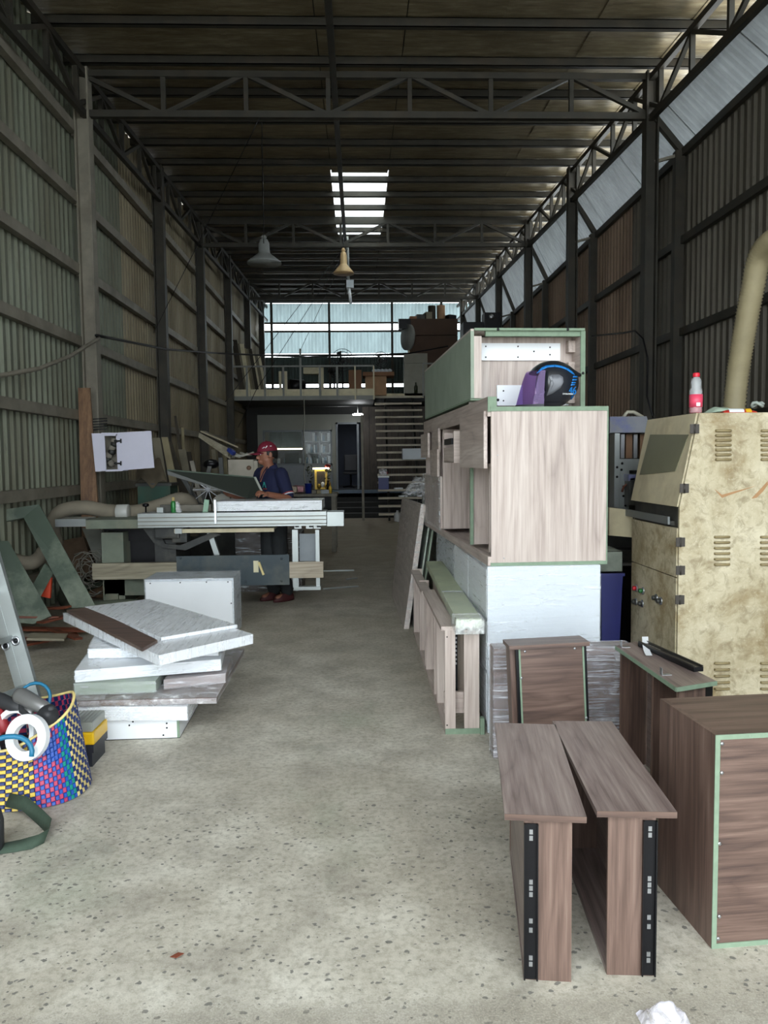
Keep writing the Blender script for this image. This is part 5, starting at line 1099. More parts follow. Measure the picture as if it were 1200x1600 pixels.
# staircase
ns = 17; ys0, ys1 = 18.95, 21.5; T = thing('staircase', 'open staircase with wooden treads up to the loft', 'stairs', (.8,ys0,0)); TRD = plain('stair_tread','c6bda9',.6,0,.12,4,.05,dirt='6f6858',dirt_amt=.4)
for k in range(ns):
    t = (k+.3)/ns; y = ys0+(ys1-ys0)*k/ns; z = zs*(k+1)/(ns+.4); x0 = PY(591-5*k/ns,700,y).x; x1 = x0+1.28
    MB().box((x0,y,z-.05),(x1,y+.2,z)).build('tread', TRD, T)
for fx in (.28, 1.04): MB().bar((PY(591,800,ys0).x+fx,ys0+.14,.0),(PY(586,620,ys1).x+fx,ys1+.1,zs-.08), .05, .1).build('stringer', DARKG, T)
def onstep(k, fx): y = ys0+(ys1-ys0)*k/ns; return Vector((PY(591-5*k/ns,700,y).x+fx, y+.08, zs*(k+1)/(ns+.4)))
p = onstep(3, .14); T = thing('cool_box', 'blue and white cool box on a lower stair tread', 'cool box', p); MB().hexa(boxp(p+Vector((-.13,-.1,0)),p+Vector((.13,.1,.3)))).build('box_body', plain('cool_blue','16246e',.4), T); MB().hexa(boxp(p+Vector((-.14,-.11,.3)),p+Vector((.14,.11,.34)))).build('lid', WHITE, T)
wrap = wrap_mb(boxp(p+Vector((-.11,-.08,.36)),p+Vector((.08,.08,.5))), .05,0,.05,3.0); solo(wrap, 'plastic_bag', FILM2, 'clear bag on top of the blue cool box', 'bag')
p = onstep(5, .12); solo(MB().cbox(p+Vector((.05,0,.03)),(.18,.12,.06),(0,0,.2),.01), 'red_rag', plain('rag_red','8f1f2c',.9), 'red rag on a stair tread above the cool box', 'rag')
for k, fx in ((2,.62),(3,.52)): p = onstep(k, fx); solo(MB().cbox(p+Vector((0,0,.02)),(.2,.13,.04),(0,0,.3),.01), 'white_rag', WHITE, ['white rag on the second lowest stair tread with things','white crumpled paper on the tread beside the cool box'][k-2], 'rag')
p = onstep(0, .45); p.z = 0; p.y -= .3; solo(MB().lathe([(.08,0),(.09,.02),(.09,.18),(.03,.25),(.03,.28)], 12, Matrix.Translation(p)), 'water_jug', glass('jug_plastic',(.85,.88,.9,1),.5,.1), 'clear jug on the floor at the foot of the stairs', 'jug')
p = onstep(7, .9); MBx = MB().cbox(p+Vector((.05,-.2,.12)),(.6,.3,.28)); solo(MBx, 'grey_carton', WGREY, 'pale grey carton resting on the stairs by the stack', 'carton')
# office under the loft
OW = plain('office_wall','85877f',.6,0,.06,2,.03); OB = plain('office_blue_grey','7d848c',.5,0,.08); OD = plain('office_dark','22262b',.6,0,.2); BRN = wood('brown_cladding',['2c2620','3a322a','483f35','544a40'],'z',.6,1.0)
wo = struct('wall_office'); zsill = PY(460,727,YO).z; ztop = PY(460,672,YO).z; zc = PY(460,648,YO).z; zfl = PY(500,765,YO).z
xw0, xw1 = PY(411,700,YO).x, PY(519,700,YO).x; xl_ = PY(403,700,YO).x; xd0, xd1 = PY(525,700,YO).x, PY(561,700,YO).x; zdt = PY(540,660,YO).z
MB().box((xl_,YO,ztop),(xd0-.1,YO+.1,zc)).build('upper_panel', OW, wo); MB().box((xd0-.1,YO,zdt),(xd1+.12,YO+.1,zc)).build('upper_panel', OW, wo)
MB().box((xl_,YO,zfl),(xd0-.1,YO+.1,zsill)).build('lower_panel', OB, wo); MB().box((xl_,YO,zsill),(xw0,YO+.1,ztop)).build('side_panel', OW, wo); MB().box((xw1,YO,zfl),(xd0,YO+.1,zdt)).build('side_panel', OW, wo)
k = 0; x = xd1+.1
while x < 2.6: MB().box((x+.004,YO-.02,zfl-.05),(x+.2,YO+.1,3.03)).build('cladding_board', BRN, wo); x += .204
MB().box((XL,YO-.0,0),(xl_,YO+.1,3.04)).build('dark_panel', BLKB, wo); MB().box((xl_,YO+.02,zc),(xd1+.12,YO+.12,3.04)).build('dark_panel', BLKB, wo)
MB().box((xl_,YO+.1,zfl-.1),(2.5,YB-.4,zfl)).build('raised_floor', OD, wo); MB().box((XL,YB-1.9,zfl),(2.5,YB-1.8,3.0)).build('rear_panel', plain('office_navy','222c40',.6), wo)
MB().box((xl_,YO+.1,zfl),(xl_+.06,YB-1.9,3.0)).build('end_panel', OW, wo)
MB().box((PY(515,765,YO).x,YO-.45,zfl-.1),(2.3,YO,zfl-.02)).build('blue_ledge', plain('blue_ledge','5c6e80',.5), wo)
for k in range(4): MB().box((xd0-.3,YO-1.9+.45*k,.0),(2.2,YO-1.45+.45*k,.12*(k+1))).build('dark_step', BLKB, wo)
w1 = struct('window_1'); WF = plain('window_frame_grey','6f757a',.5,.2)
for a, b in (((xw0,ztop-.05),(xw1,ztop)),((xw0,zsill),(xw1,zsill+.05)),((xw0,zsill),(xw0+.05,ztop)),((xw1-.05,zsill),(xw1,ztop)),((PY(474,700,YO).x-.03,zsill),(PY(474,700,YO).x+.03,ztop))): MB().box((a[0],YO-.01,a[1]),(b[0],YO+.07,b[1])).build('window_frame', WF, w1)
GL = glass('window_glass',(.5,.62,.62,1),.14,.02)
for a, b in ((xw0+.05,PY(474,700,YO).x-.03),(PY(474,700,YO).x+.03,xw1-.05)): MB().box((a,YO+.02,zsill+.05),(b,YO+.026,ztop-.05)).build('window_pane', GL, w1)
d1 = struct('door_1')
for a, b in (((xd0,zfl),(xd0+.05,zdt)),((xd1-.06,zfl),(xd1,zdt)),((xd0,zdt-.05),(xd1,zdt))): MB().box((a[0],YO-.02,a[1]),(b[0],YO+.1,b[1])).build('door_frame', WF, d1)
# office contents
SH = plain('shelf_grey','7f8a90',.5); T = thing('office_shelf', 'grey open shelving with papers seen through the office window', 'shelf', (PY(480,700,24.2).x,24.2,zfl)); xs0, xs1 = PY(474,700,24.0).x, PY(525,700,24.0).x
for py in (668,690,708,726,742): z = PY(500,py,24.0).z; MB().box((xs0,24.0,z-.02),(xs1,24.35,z+.02)).build('shelf_board', SH, T)
for x in (xs0, (xs0+xs1)/2, xs1): MB().box((x-.02,24.0,zfl),(x+.02,24.35,2.7)).build('upright', SH, T)
bk = [plain('book_white','c9d2d6',.6), plain('book_blue','5d7c93',.6), plain('book_dark','39444c',.6)]; rnd = random.Random(5); cnt = 0
for py in (690,708,726):
    z = PY(500,py,24.0).z+.02; x = xs0+.08
    while x < xs1-.1:
        w = rnd.uniform(.04,.09); h = rnd.uniform(.16,.27)
        if rnd.random() < .7: tag(MB().box((0,0,0),(w*.92,.2,h)).build('ring_binder', bk[cnt % 3], None, (0,0,0)), 'binder on the %s grey office shelf behind the window' % {690:'upper',708:'middle',726:'lower'}[py], 'binder', 'binders on the office shelving').location = (x,24.08,z); cnt += 1
        x += w
T = thing('wall_cupboard', 'pale wall cupboard with light strip below inside the office', 'cupboard', (PY(420,700,24.6).x,24.6,PY(440,700,24.6).z)); xc0, xc1, xc2 = PY(411,680,24.4).x, PY(440,680,24.4).x, PY(473,680,24.4).x; z0, z1 = PY(440,700,24.4).z, PY(440,668,24.4).z
for a, b in ((xc0,xc1),(xc1,xc2)): MB().box((a+.01,24.4,z0),(b-.01,24.8,z1)).build('door', plain('cupboard_grey','939d9c',.5), T)
MB().box((xc0+.1,24.42,z0-.05),(xc2,24.55,z0-.015)).build('light_strip', emit('warm_strip',(1,.83,.55,1),6), T)
T = thing('office_desk', 'dark office counter with small jars below the light strip', 'desk', (xc0,24.2,zfl)); MB().box((xc0,24.1,zfl),(xc2+.3,24.7,zfl+.75)).build('counter', OD, T)
for k in range(7): p = Vector((xc0+.5+.22*k,24.2,zfl+.75)); tag(MB().lathe([(.05,0),(.05,.12+.03*(k%3)),(.03,.16+.03*(k%3))], 10, Matrix.Translation(p)).build('glass_jar', bk[k%3], None, p), 'jar on the dark office counter under the light strip', 'jar', 'jars on the office counter')
p = PY(456,718,24.0); solo(MB().box((p.x-.22,24.0,p.z-.18),(p.x+.22,24.04,p.z+.2)).box((p.x-.04,24.0,zfl+.75),(p.x+.04,24.04,p.z-.18)), 'computer_monitor', BLACK, 'black computer screen seen through the office window', 'monitor')
p = PY(548,745,23.2); T = thing('office_chair', 'black office chair inside the open office door', 'chair', (p.x,23.2,zfl)); MB().box((p.x-.22,23.15,zfl+.4),(p.x+.22,23.6,zfl+.48), None, .03).build('seat', BLACK, T); MB().box((p.x-.2,23.5,zfl+.5),(p.x+.2,23.57,zfl+1.0), None, .03).build('backrest', BLACK, T); MB().tube([(p.x,23.35,zfl+.05),(p.x,23.35,zfl+.4)], .03, 8).build('column', BLACK, T)
for k in range(5): MB().bar((p.x,23.35,zfl+.06),(p.x+.27*math.cos(k*1.257),23.35+.27*math.sin(k*1.257),zfl+.03), .04).build('foot', BLACK, T)
LE = emit('lamp_cool',(.95,.98,1,1),26)
for (px, py, y, zc_, lab) in ((559,647,21.2,zlo,'lit round lamp under the loft left of the stairs'),(538,660.5,22.6,3.0,'lit round lamp inside the top of the office door')):
    p = PY(px, py, y); T = thing('ceiling_lamp', lab, 'lamp', p); MB().lathe([(.14,-.03),(.15,-.01),(.12,.01)], 16, Matrix.Translation(p)).build('lamp_disc', LE, T); MB().tube([p, (p.x,p.y,zc_)], .008, 6).build('stem', GB, T)
# altar in front of the office
ya = 20.6; p = PY(498,765,ya); T = thing('altar', 'small lit household altar with golden frame before the office wall', 'altar', (p.x,ya,0)); za = PY(498,765,ya).z; z1 = PY(498,733,ya).z
MB().box((p.x-.5,ya,0),(p.x+.35,ya+.5,za)).build('altar_table', OD, T); xg0, xg1 = PY(491,750,ya).x, PY(511,750,ya).x
GOLD = plain('altar_gold','b79a4a',.35,.6,.3,30,.2)
MB().box((xg0,ya+.2,za),(xg1,ya+.24,z1)).build('gold_frame', GOLD, T); MB().box((xg0+.06,ya+.19,za+.1),(xg1-.06,ya+.2,z1-.06)).build('inner_picture', plain('altar_dark','3a3225',.4,.3,.3,30), T)
MB().box((xg0-.04,ya+.1,z1+.0),(xg1+.05,ya+.14,z1+.03)).build('tube_light', emit('altar_tube',(1,.9,.6,1),16), T)
for k in range(3): MB().ball((xg0+.12+.1*k,ya+.1,za+.08+.05*(k==1)), .055, 8, (1,.8,1.4)).build('figurine', GOLD if k != 1 else WHITE, T)
for px, h, nm in ((485,.62,'tall dark plant vase on the left of the altar'),(513,.5,'dark flower vase on the right of the altar')):
    q = PY(px,765,ya+.1); T = thing('flower_vase', nm, 'vase', (q.x,ya+.1,za)); MB().lathe([(.05,0),(.07,.1),(.03,.2),(.045,.24)], 12, Matrix.Translation((q.x,ya+.1,za))).build('vase', BLACK, T)
    mb = MB(); rn = random.Random(px)
    for k in range(26): c = Vector((q.x+rn.uniform(-.09,.09),ya+.1+rn.uniform(-.05,.05),za+.28+rn.uniform(0,h-.24))); d = Vector((rn.uniform(-1,1),rn.uniform(-1,.2),rn.uniform(-.3,1))).normalized()*.09; s_ = Vector((-d.y,d.x,.2)).normalized()*.025; mb.add([c-s_,c+s_,c+d], [(0,1,2)])
    tag(mb.build('leaves', plain('dark_leaf','26331f',.6), T), kind='stuff')
q = PY(512,728,ya+.1); T = solo(MB().ball(q+Vector((0,.05,0)), .07, 10, (1.2,1,.8)), 'red_bow', plain('altar_red','8d2420',.5), 'red bow hanging over the right of the altar', 'bow')
q = PY(514,760,ya-.1); solo(MB().lathe([(.04,0),(.045,.15),(.015,.22),(.015,.26)], 10, Matrix.Translation((q.x,ya+.1,za))), 'amber_bottle', plain('amber','b5862c',.3), 'amber bottle at the right front of the altar', 'bottle')
# dangling cable in front of the office
solo(MB().tube([PY(475,622,19.49),PY(476,660,19.3),PY(474,690,19.3),PY(478,715,19.3),PY(475,740,19.3),PY(478,768,19.3)], .012, 5), 'hanging_cable', plain('pale_cable','a8a79c',.5), 'thin pale cable hanging from the loft edge before the office window', 'cable')
# loft contents
def lbox(px0,px1,py0,py1,y,d,nm,mat,lab,cat,z0=None,grp=None):
    a,b = PY(px0,py1,y),PY(px1,py1,y); c = (px0+px1)/2
    return solo(MB().box((a.x,y,zf-.02 if z0 is None else z0),(b.x,y+d,PY(c,py0,y).z)), nm, mat, lab, cat, grp)
CARD = plain('cardboard','8d674b',.8,0,.1,3,.05); CARD2 = plain('cardboard_pale','b08c6a',.8,0,.15,5,.05)
lbox(545,565,578,604,21,.5,'cardboard_box',CARD,'brown cardboard box on the loft beside the railing posts','box')
lbox(571,604,587,612,21.2,.6,'cardboard_box',CARD2,'pale cardboard box on the loft under the dark tray','box')
o = lbox(567,616,581,586,21.1,.7,'dark_tray',CARD,'dark flat tray on the pale cardboard box','tray',PY(590,587,21.1).z)
rn = random.Random(9)
for k in range(5): p = PY(585+6*k,580,21.4); z = PY(585,581,21.1).z; solo(MB().ball((p.x,21.4,z+.06), .07, 8, (1,.8,.8)), 'white_cup', WGREY, ['white cup on the dark tray at its left end','white cup second from the left on the dark tray','white cup in the middle of the dark tray','white cup second from the right on the dark tray','white cup at the right end of the dark tray'][k], 'cup', 'cups on the dark tray')
for px0,px1,py0,lab in ((436,440,580,'thin pale upright board near the left of the loft railing'),(444,449,580,'second thin pale upright board on the loft')): lbox(px0,px1,py0,606,19.8,.03,'upright_board',BEAM,lab,'board')
lbox(474,498,574,584,20.5,.3,'pale_crate',BEAM,'pale wooden crate at railing height on the loft','crate',PY(480,584,20.5).z); lbox(498,506,574,608,20.6,.05,'crate_stand',BEAM,'pale upright stand beside the wooden crate on the loft','stand')
p = PY(463,596,20.6); T = thing('black_drum', 'black round drum lying on the loft near the tall post', 'drum', (p.x,20.6,zf)); MB().lathe([(.05,-.2),(.17,-.2),(.18,.2),(.05,.2)], 16, Matrix.Translation((p.x,20.6,zf+.18)) @ Euler((0,math.pi/2,.5)).to_matrix().to_4x4()).build('drum_body', BLACK, T)
def fan(px, py, y, r, lab, rz):
    c = PY(px, py, y); T = thing('pedestal_fan', lab, 'fan', (c.x,y,zf))
    MB().lathe([(.2,0),(.2,.03),(.03,.05)], 16, Matrix.Translation((c.x,y,zf))).build('base', BLACK, T); MB().tube([(c.x,y,zf+.03),(c.x,y,c.z)], .02, 8).build('stand', BLACK, T)
    m = Matrix.Translation(c) @ Euler((math.pi/2,0,rz)).to_matrix().to_4x4()
    for rr in (r, r*.75, r*.5): MB().tube([m @ Vector((rr*math.cos(t),rr*math.sin(t),.05)) for t in (k*math.pi/12 for k in range(24))], .008, 5, closed=True).build('guard_ring', BLACK, T)
    for k in range(12): t = k*math.pi/6; MB().bar(m @ Vector((.04*math.cos(t),.04*math.sin(t),.06)), m @ Vector((r*math.cos(t),r*math.sin(t),.05)), .007).build('guard_wire', BLACK, T)
    for k in range(3): t = k*2.094; MB().slab([m @ Vector(q) for q in ((.03*math.cos(t),.03*math.sin(t),0),(r*.85*math.cos(t-.4),r*.85*math.sin(t-.4),.01),(r*.88*math.cos(t+.25),r*.88*math.sin(t+.25),.03))], m.to_3x3() @ Vector((0,0,.006))).build('fan_blade', DARKG, T)
    MB().tube([m @ Vector((0,0,-.18)), m @ Vector((0,0,-.05)), m @ Vector((0,0,.06))], [.05,.09,.06], 12).build('motor', DARKG, T)
fan(522,578,20.2,.24,'large black pedestal fan turned sideways on the loft',.9); fan(535,563,20.9,.3,'round black pedestal fan at the middle of the loft',.25); fan(595,563,22.6,.24,'smaller black fan farther back on the loft',-.1)
rn = random.Random(21); dl_ = ['dark','grey','pale','beige','weathered','thin dark','thin pale','broad grey','broad pale']; seen_ = ['against the column','next to the wall girt','at the far left','in the middle of the bundle','at the right of the bundle','behind the others','in front of the others','at the bundle end','near the railing']
for k in range(9):
    px = 368+5*k; y = 20.3+.25*k; a = PY(px-6, 530+6*rn.random()+3*k, y); w = rn.uniform(.08,.16); b = Vector((PY(px+7,606,y).x, y-.1, zf))
    solo(MB().slab([a, a+Vector((w,0,0)), b+Vector((w,0,0)), b], (0,.03,0)), 'loft_plank', [LP2,LP,BEAM,LP3,LP,LP2,BEAM,LP,BEAM][k], dl_[k]+' plank leaning on the left end of the loft '+seen_[k], 'plank', 'planks leaning on the loft')
BRC = plain('dark_brown_board','4a3526',.7,0,.15,3)
yc = 21.9; T = thing('brown_cabinet', 'big dark brown cabinet on the loft piled with clutter', 'cabinet', PY(675,555,yc)); a,b = PY(640,530,yc).x,PY(715,530,yc).x; z0,zmid,z1 = zf,PY(675,524,yc).z,PY(675,498,yc).z
MB().box((a,yc,z0),(b,yc+.8,zmid-.01)).build('lower_carcass', BRC, T); MB().box((a,yc,zmid+.01),(b,yc+.8,z1)).build('upper_carcass', BRC, T); MB().box((a-.05,yc-.01,z0),(a,yc+.1,z1)).build('pale_edge', BEAM, T)
zt_ = z1
for k,(px,w,h,m,lab) in enumerate(((645,.2,.1,CARD,'red brown box at the left of the brown cabinet top'),(658,.3,.16,DARKG,'dark box in the middle of the brown cabinet top'),(668,.18,.22,LP,'grey box leaning in the middle of the brown cabinet top'),(675,.22,.42,LP2,'tall dark roll standing on the brown cabinet'),(689,.24,.42,CARD2,'tall mottled roll standing on the brown cabinet'),(703,.25,.15,BLACK,'black box at the right of the brown cabinet top'))):
    p = PY(px,495,yc+.3); c = Vector((p.x,yc+.3+.05*(k%2),zt_+h/2)); m2 = MB().lathe([(w/2,-h/2),(w/2,h/2)], 14, Matrix.Translation(c)) if 'roll' in lab else MB().cbox(c,(w,.3,h),(0,0,.1*k))
    solo(m2, 'paper_roll' if 'roll' in lab else 'clutter_box', m, lab, 'roll' if 'roll' in lab else 'box')
p = PY(634,540,21.7); T = solo(MB().lathe([(.04,-.06),(.36,-.05),(.36,.05),(.04,.06)], 24, Matrix.Translation(PY(637,527,21.7)) @ Euler((0,math.pi/2,.4)).to_matrix().to_4x4()), 'round_drum_fan', GB, 'round pale drum against the left side of the brown cabinet', 'drum')
lbox(623,642,498,512,21.6,.3,'black_speaker',BLACK,'black box speaker left of the brown cabinet top','speaker',PY(632,513,21.6).z)
lbox(632,668,568,614,21.45,.4,'grey_cabinet',plain('grey_cabinet','8f8d80',.6,0,.08),'tall grey beige cabinet on the loft landing','cabinet'); lbox(632,668,552,567,21.46,.4,'grey_box',G['grey_cabinet'],'grey beige box on top of the tall landing cabinet','box',PY(650,567.5,21.46).z)
q = PY(650,612,21.4); solo(MB().lathe([(.05,0),(.05,.18),(.02,.24),(.02,.3)], 10, Matrix.Translation((q.x,21.44,zs))), 'dark_bottle', plain('bottle_dark','2c3320',.2), 'dark green bottle on the landing edge', 'bottle')
T = thing('steel_stand', 'empty pale steel frame standing on the landing beside the grey cabinet', 'frame', PY(662,600,21.45))
for a,b in (((661,568),(661,620)),((661,568),(690,568)),((686,568),(686,600))): MB().bar(PY(*a,21.45), PY(*b,21.45), .04).build('bar', GB, T)
T = thing('speaker_rack', 'black amplifier rack high on the right behind the green unit', 'rack', PY(770,510,17.5)); a,b = PY(757,510,17.5),PY(782,510,17.5); z0,z1 = PY(770,515,17.5).z,PY(770,488,17.5).z
MB().box((a.x,17.5,0),(b.x,17.9,z0)).build('rack_body', BLACK, T); MB().box((a.x,17.5,z0),(b.x,17.9,z1), None, .01).build('upper_box', BLACK, T); MB().lathe([(.06,0),(.05,.02),(.02,.03)], 14, Matrix.Translation(PY(768,495,17.49)) @ Euler((math.pi/2,0,0)).to_matrix().to_4x4()).build('horn', CHROME, T)
lbox(724,757,503,560,17.6,.5,'black_shelf_unit',BLACK,'black shelf unit left of the amplifier rack','shelf',0.0)
lbox(730,746,515,530,17.4,.22,'grey_meter_box',DARKG,'dark grey box on the front of the black shelf unit','box',PY(738,531,17.4).z)
# ================================================================== HANGING THINGS
def pendant(px, py, y, r, h, mat, lab, ztop):
    c = PY(px, py, y); T = thing('pendant_lamp', lab, 'lamp', c); m = Matrix.Translation(c)
    MB().lathe([(r,0),(r*.98,h*.06),(r*.7,h*.22),(r*.4,h*.4),(r*.33,h*.46),(r*.31,h*.85),(r*.22,h),(r*.08,h*1.05)], 24, m).build('shade', mat, T); MB().lathe([(r*.2,h*.1),(r*.22,h*.3),(r*.1,h*.45)], 12, m).build('bulb', WGREY, T)
    MB().tube([c+Vector((0,0,h*1.05)), (c.x,c.y,ztop)], .008, 5).build('cord', BLACK, T); MB().lathe([(.03,h*1.03),(.045,h*1.1),(.02,h*1.2)], 10, m).build('holder', mat, T)
pendant(413,412,11.4,.25,.34,plain('lamp_grey','8b8f8c',.5,.2),'large grey pendant lamp hanging over the left of the hall',RZ(11.4)); pendant(537,428,15.6,.21,.42,plain('lamp_tan','c9ab7d',.5,.1),'smaller tan pendant lamp hanging under the skylight',RZ(15.6)-.4)
p0, p1 = PY(548,474,17.2), PY(545,448,17.2); T = thing('hanging_tube', 'white hanging pole with small box beyond the tan pendant lamp', 'pole', p0); MB().tube([p0,p1], .035, 8).build('white_tube', WHITE, T); MB().cbox(PY(547,444,17.2),(.16,.1,.16)).build('switch_box', WGREY, T); MB().tube([p1,(p1.x-.02,p1.y,RZ(17.2))], .03, 6).build('pipe', GB, T)
def wire(lab, pts, r=.008, mat=BLACK, nm='overhead_wire', sag=0.0):
    P_ = [PY(*p) for p in pts]; out = []
    for a, b in zip(P_, P_[1:]):
        for k in range(8): t = k/8; out.append(lerp(a,b,t)-Vector((0,0,sag*4*t*(1-t))))
    out.append(P_[-1]); solo(MB().tube(out, r, 5), nm, mat, lab, 'wire')
wire('thick black cable crossing the hall in front of the loft', [(150,524,9.1),(260,546,12),(340,552,15),(480,558,18.5),(640,552,19),(700,541,19.2)], .018)
wire('grey rope hanging in a curve on the left wall', [(-30,592,6.9),(60,576,7.6),(110,556,8.3),(155,528,9.1)], .022, GIRT)
wire('thin wire slanting from the tan lamp to the left wall boards', [(531,395,15.6),(375,598,14),(352,628,13.5)], .006); wire('second thin slanting wire right of the first', [(535,400,15.6),(400,610,14.5),(372,668,14)], .006); wire('third thin slanting wire reaching the loft railing', [(543,389,15.8),(470,546,19.48)], .006)
wire('thin vertical wire above the grey pendant lamp', [(409,190,9.25),(412,380,11.3)], .005); wire('thin wire slanting from the front truss to the left wall', [(405,185,9.25),(300,400,10.5),(240,520,11.5)], .005)

q = PZ(277, 1497); solo(MB().slab([q+Vector((-.022,0,.004)),q+Vector((.0,-.012,.008)),q+Vector((.02,.002,.012)),q+Vector((.0,.014,.008))], (0,0,.0015)), 'dry_leaf', plain('leaf_brown','7a3f2a',.8), 'small dry reddish leaf on the open concrete in front', 'leaf')
# ================================================================== THE WORKER
def loft(mb, secs, n=18):   # secs: (centre, axis a, axis b) ellipse rings
    vs = []; 
    for c, a, b in secs:
        for j in range(n): t = 2*math.pi*j/n; vs.append(Vector(c)+Vector(a)*math.cos(t)+Vector(b)*math.sin(t))
    k = len(secs); fs = [(i*n+j, i*n+(j+1)%n, (i+1)*n+(j+1)%n, (i+1)*n+j) for i in range(k-1) for j in range(n)]
    fs += [tuple(range(n-1,-1,-1)), tuple((k-1)*n+j for j in range(n))]
    return mb.add(vs, fs, True)
def limb(mb, pts, rad, n=12):
    P_ = [Vector(p) for p in pts]; out = []; rr = []
    for i in range(len(P_)-1):
        for k in range(5): t = k/5; out.append(lerp(P_[i],P_[i+1],t)); rr.append(rad[i]*(1-t)+rad[i+1]*t)
    out.append(P_[-1]); rr.append(rad[-1])
    sm_ = [out[0]]+[(out[i-1]+out[i]*2+out[i+1])/4 for i in range(1,len(out)-1)]+[out[-1]]
    mb.tube(sm_, rr, n); mb.ball(out[0], rr[0]*.98, 10); mb.ball(out[-1], rr[-1]*.98, 10); return mb
def fused(mb, name, mat, parent, voxel=.007, smooth=4):
    me = bpy.data.meshes.new(name); me.from_pydata([tuple(v-parent.location) for v in mb.v], [], mb.f); me.materials.append(mat)
    o = bpy.data.objects.new(name, me); COL.objects.link(o); o.parent = parent
    r = o.modifiers.new('r','REMESH'); r.mode = 'VOXEL'; r.voxel_size = voxel; r.use_smooth_shade = True
    if smooth: s_ = o.modifiers.new('s','SMOOTH'); s_.factor = .5; s_.iterations = smooth
    return o
Fd = Vector((-.74,-.67,0)).normalized(); Ld = Vector((.67,-.74,0)).normalized(); UP = Vector((0,0,1))
C0 = PY(427,760,8.32); C0 = Vector((C0.x, 8.32, 0))
PT = thing('person', 'worker in maroon cap and navy polo holding a dark board behind the saw', 'person', C0)
SKIN = plain('skin', '8f5f4a', .55, 0, .06, 6, .03); NAVY = plain('navy_polo', '10173a', .85, 0, .12, 12, .08); TROU = plain('dark_trousers', '2d3032', .9, 0, .2, 10, .12); HAIR = plain('black_hair', '0f0d0d', .6, 0, .2, 40); MAR = plain('maroon_cap', '6e1029', .75, 0, .1, 20, .05)
def at(f, l, z): return C0+Fd*f+Ld*l+UP*z
hipL, hipR = at(0,.085,.9), at(0,-.085,.9)
aL = PZ(449,925,.09); aR = PZ(424,930,.09); aL = Vector((aL.x, 8.25, .09)); aR = Vector((aR.x, 8.33, .09))
kL = (hipL+aL)/2+Fd*.04; kR = (hipR+aR)/2+Fd*.05
shL, shR = at(.03,.185,1.372), at(.03,-.185,1.372)
elL = PY(452,780,8.08); wrL = PY(418,772,7.84); haL = PY(409,769,7.76)
elR = PY(396,778,8.2); wrR = PY(368,776,8.05); haR = PY(356,772,8.0)
body = MB()
def torso(mb, g=0.0):
    S_ = [(.84,.15,.11,0),(.9,.165,.12,0),(.98,.165,.125,.01),(1.08,.155,.12,.02),(1.2,.168,.118,.03),(1.3,.182,.112,.03),(1.36,.178,.095,.03),(1.405,.13,.075,.03),(1.43,.075,.062,.035)]
    return loft(mb, [(at(f,0,z), Ld*(w+g), Fd*(d+g)) for z,w,d,f in S_])
torso(body); limb(body, [at(.035,0,1.40), at(.06,0,1.475), at(.085,0,1.53)], [.062,.055,.056])
limb(body, [hipL,kL,aL], [.088,.058,.04]); limb(body, [hipR,kR,aR], [.088,.058,.04])
for a in (aL, aR): limb(body, [a+UP*-.03, a-UP*.045+Fd*.13], [.04,.032])
limb(body, [shL,elL,wrL], [.056,.045,.029]); limb(body, [shR,elR,wrR], [.056,.045,.029])
def hand(mb, wr, d, pn, side):
    d = d.normalized(); s_ = d.cross(pn).normalized()*side
    palm = [(wr, s_*.028, pn*.02),(wr+d*.03, s_*.036, pn*.016),(wr+d*.085, s_*.042, pn*.014),(wr+d*.095, s_*.038, pn*.01)]; loft(mb, palm, 10)
    for k, ln in enumerate((.066,.076,.07,.055)):
        b = wr+d*.088+s_*(.031-.0205*k); j1 = b+d*ln*.45-pn*.012; j2 = j1+d*ln*.3-pn*.022; j3 = j2+d*ln*.1-pn*.022
        limb(mb, [b,j1,j2,j3], [.0098,.009,.0082,.007], 8)
    b = wr+d*.03+s_*.032; limb(mb, [b, b+d*.035+s_*.02-pn*.012, b+d*.07+s_*.016-pn*.03], [.0125,.011,.0085], 8)
pnL = Vector((.2,-.3,.93)); hand(body, wrL, (haL-wrL).normalized()+Vector((-.2,-.05,.05)), pnL.normalized(), -1)
pnR = Vector((0,-.5,-.85)); hand(body, wrR, (haR-wrR).normalized(), pnR.normalized(), 1)
# head: forward towards the left of the hall
Fh = Vector((-.95,-.31,-.08)).normalized(); Lh = UP.cross(Fh).normalized(); Uh = Fh.cross(Lh).normalized(); HC = PY(418,710,8.28)
def hd(f, l, u): return HC+Fh*f+Lh*l+Uh*u
vs = []; nu, nv = 28, 20
for i in range(nv+1):
    ph = math.pi*i/nv; u = math.cos(ph); r = math.sin(ph)
    for j in range(nu):
        t = 2*math.pi*j/nu; f = math.cos(t)*r; l = math.sin(t)*r
        X = f*(.098 if f > 0 else .1); Yv = l*.076; Zv = u*.115
        if u < 0:
            k = -u; Yv *= 1-.35*k**1.3; X = X*(1-.18*k)+.022*k
            if f < 0: X *= 1-.35*k
        if f > .3 and abs(l) < .8: X += .008*math.exp(-((u-.25)/.12)**2)*(1-abs(l))     # brow
        if f > .2: X -= .01*math.exp(-((u-.05)/.12)**2-((abs(l)-.35)/.2)**2)                 # eye sockets
        X += .034*math.exp(-((u+.8)/.17)**2)*max(0, min(1, f*1.8))                                       # chin
        vs.append(hd(X, Yv, Zv))
fs = [(i*nu+j, (i+1)*nu+j, (i+1)*nu+(j+1)%nu, i*nu+(j+1)%nu) for i in range(nv) for j in range(nu)]
body.add(vs, fs, True)
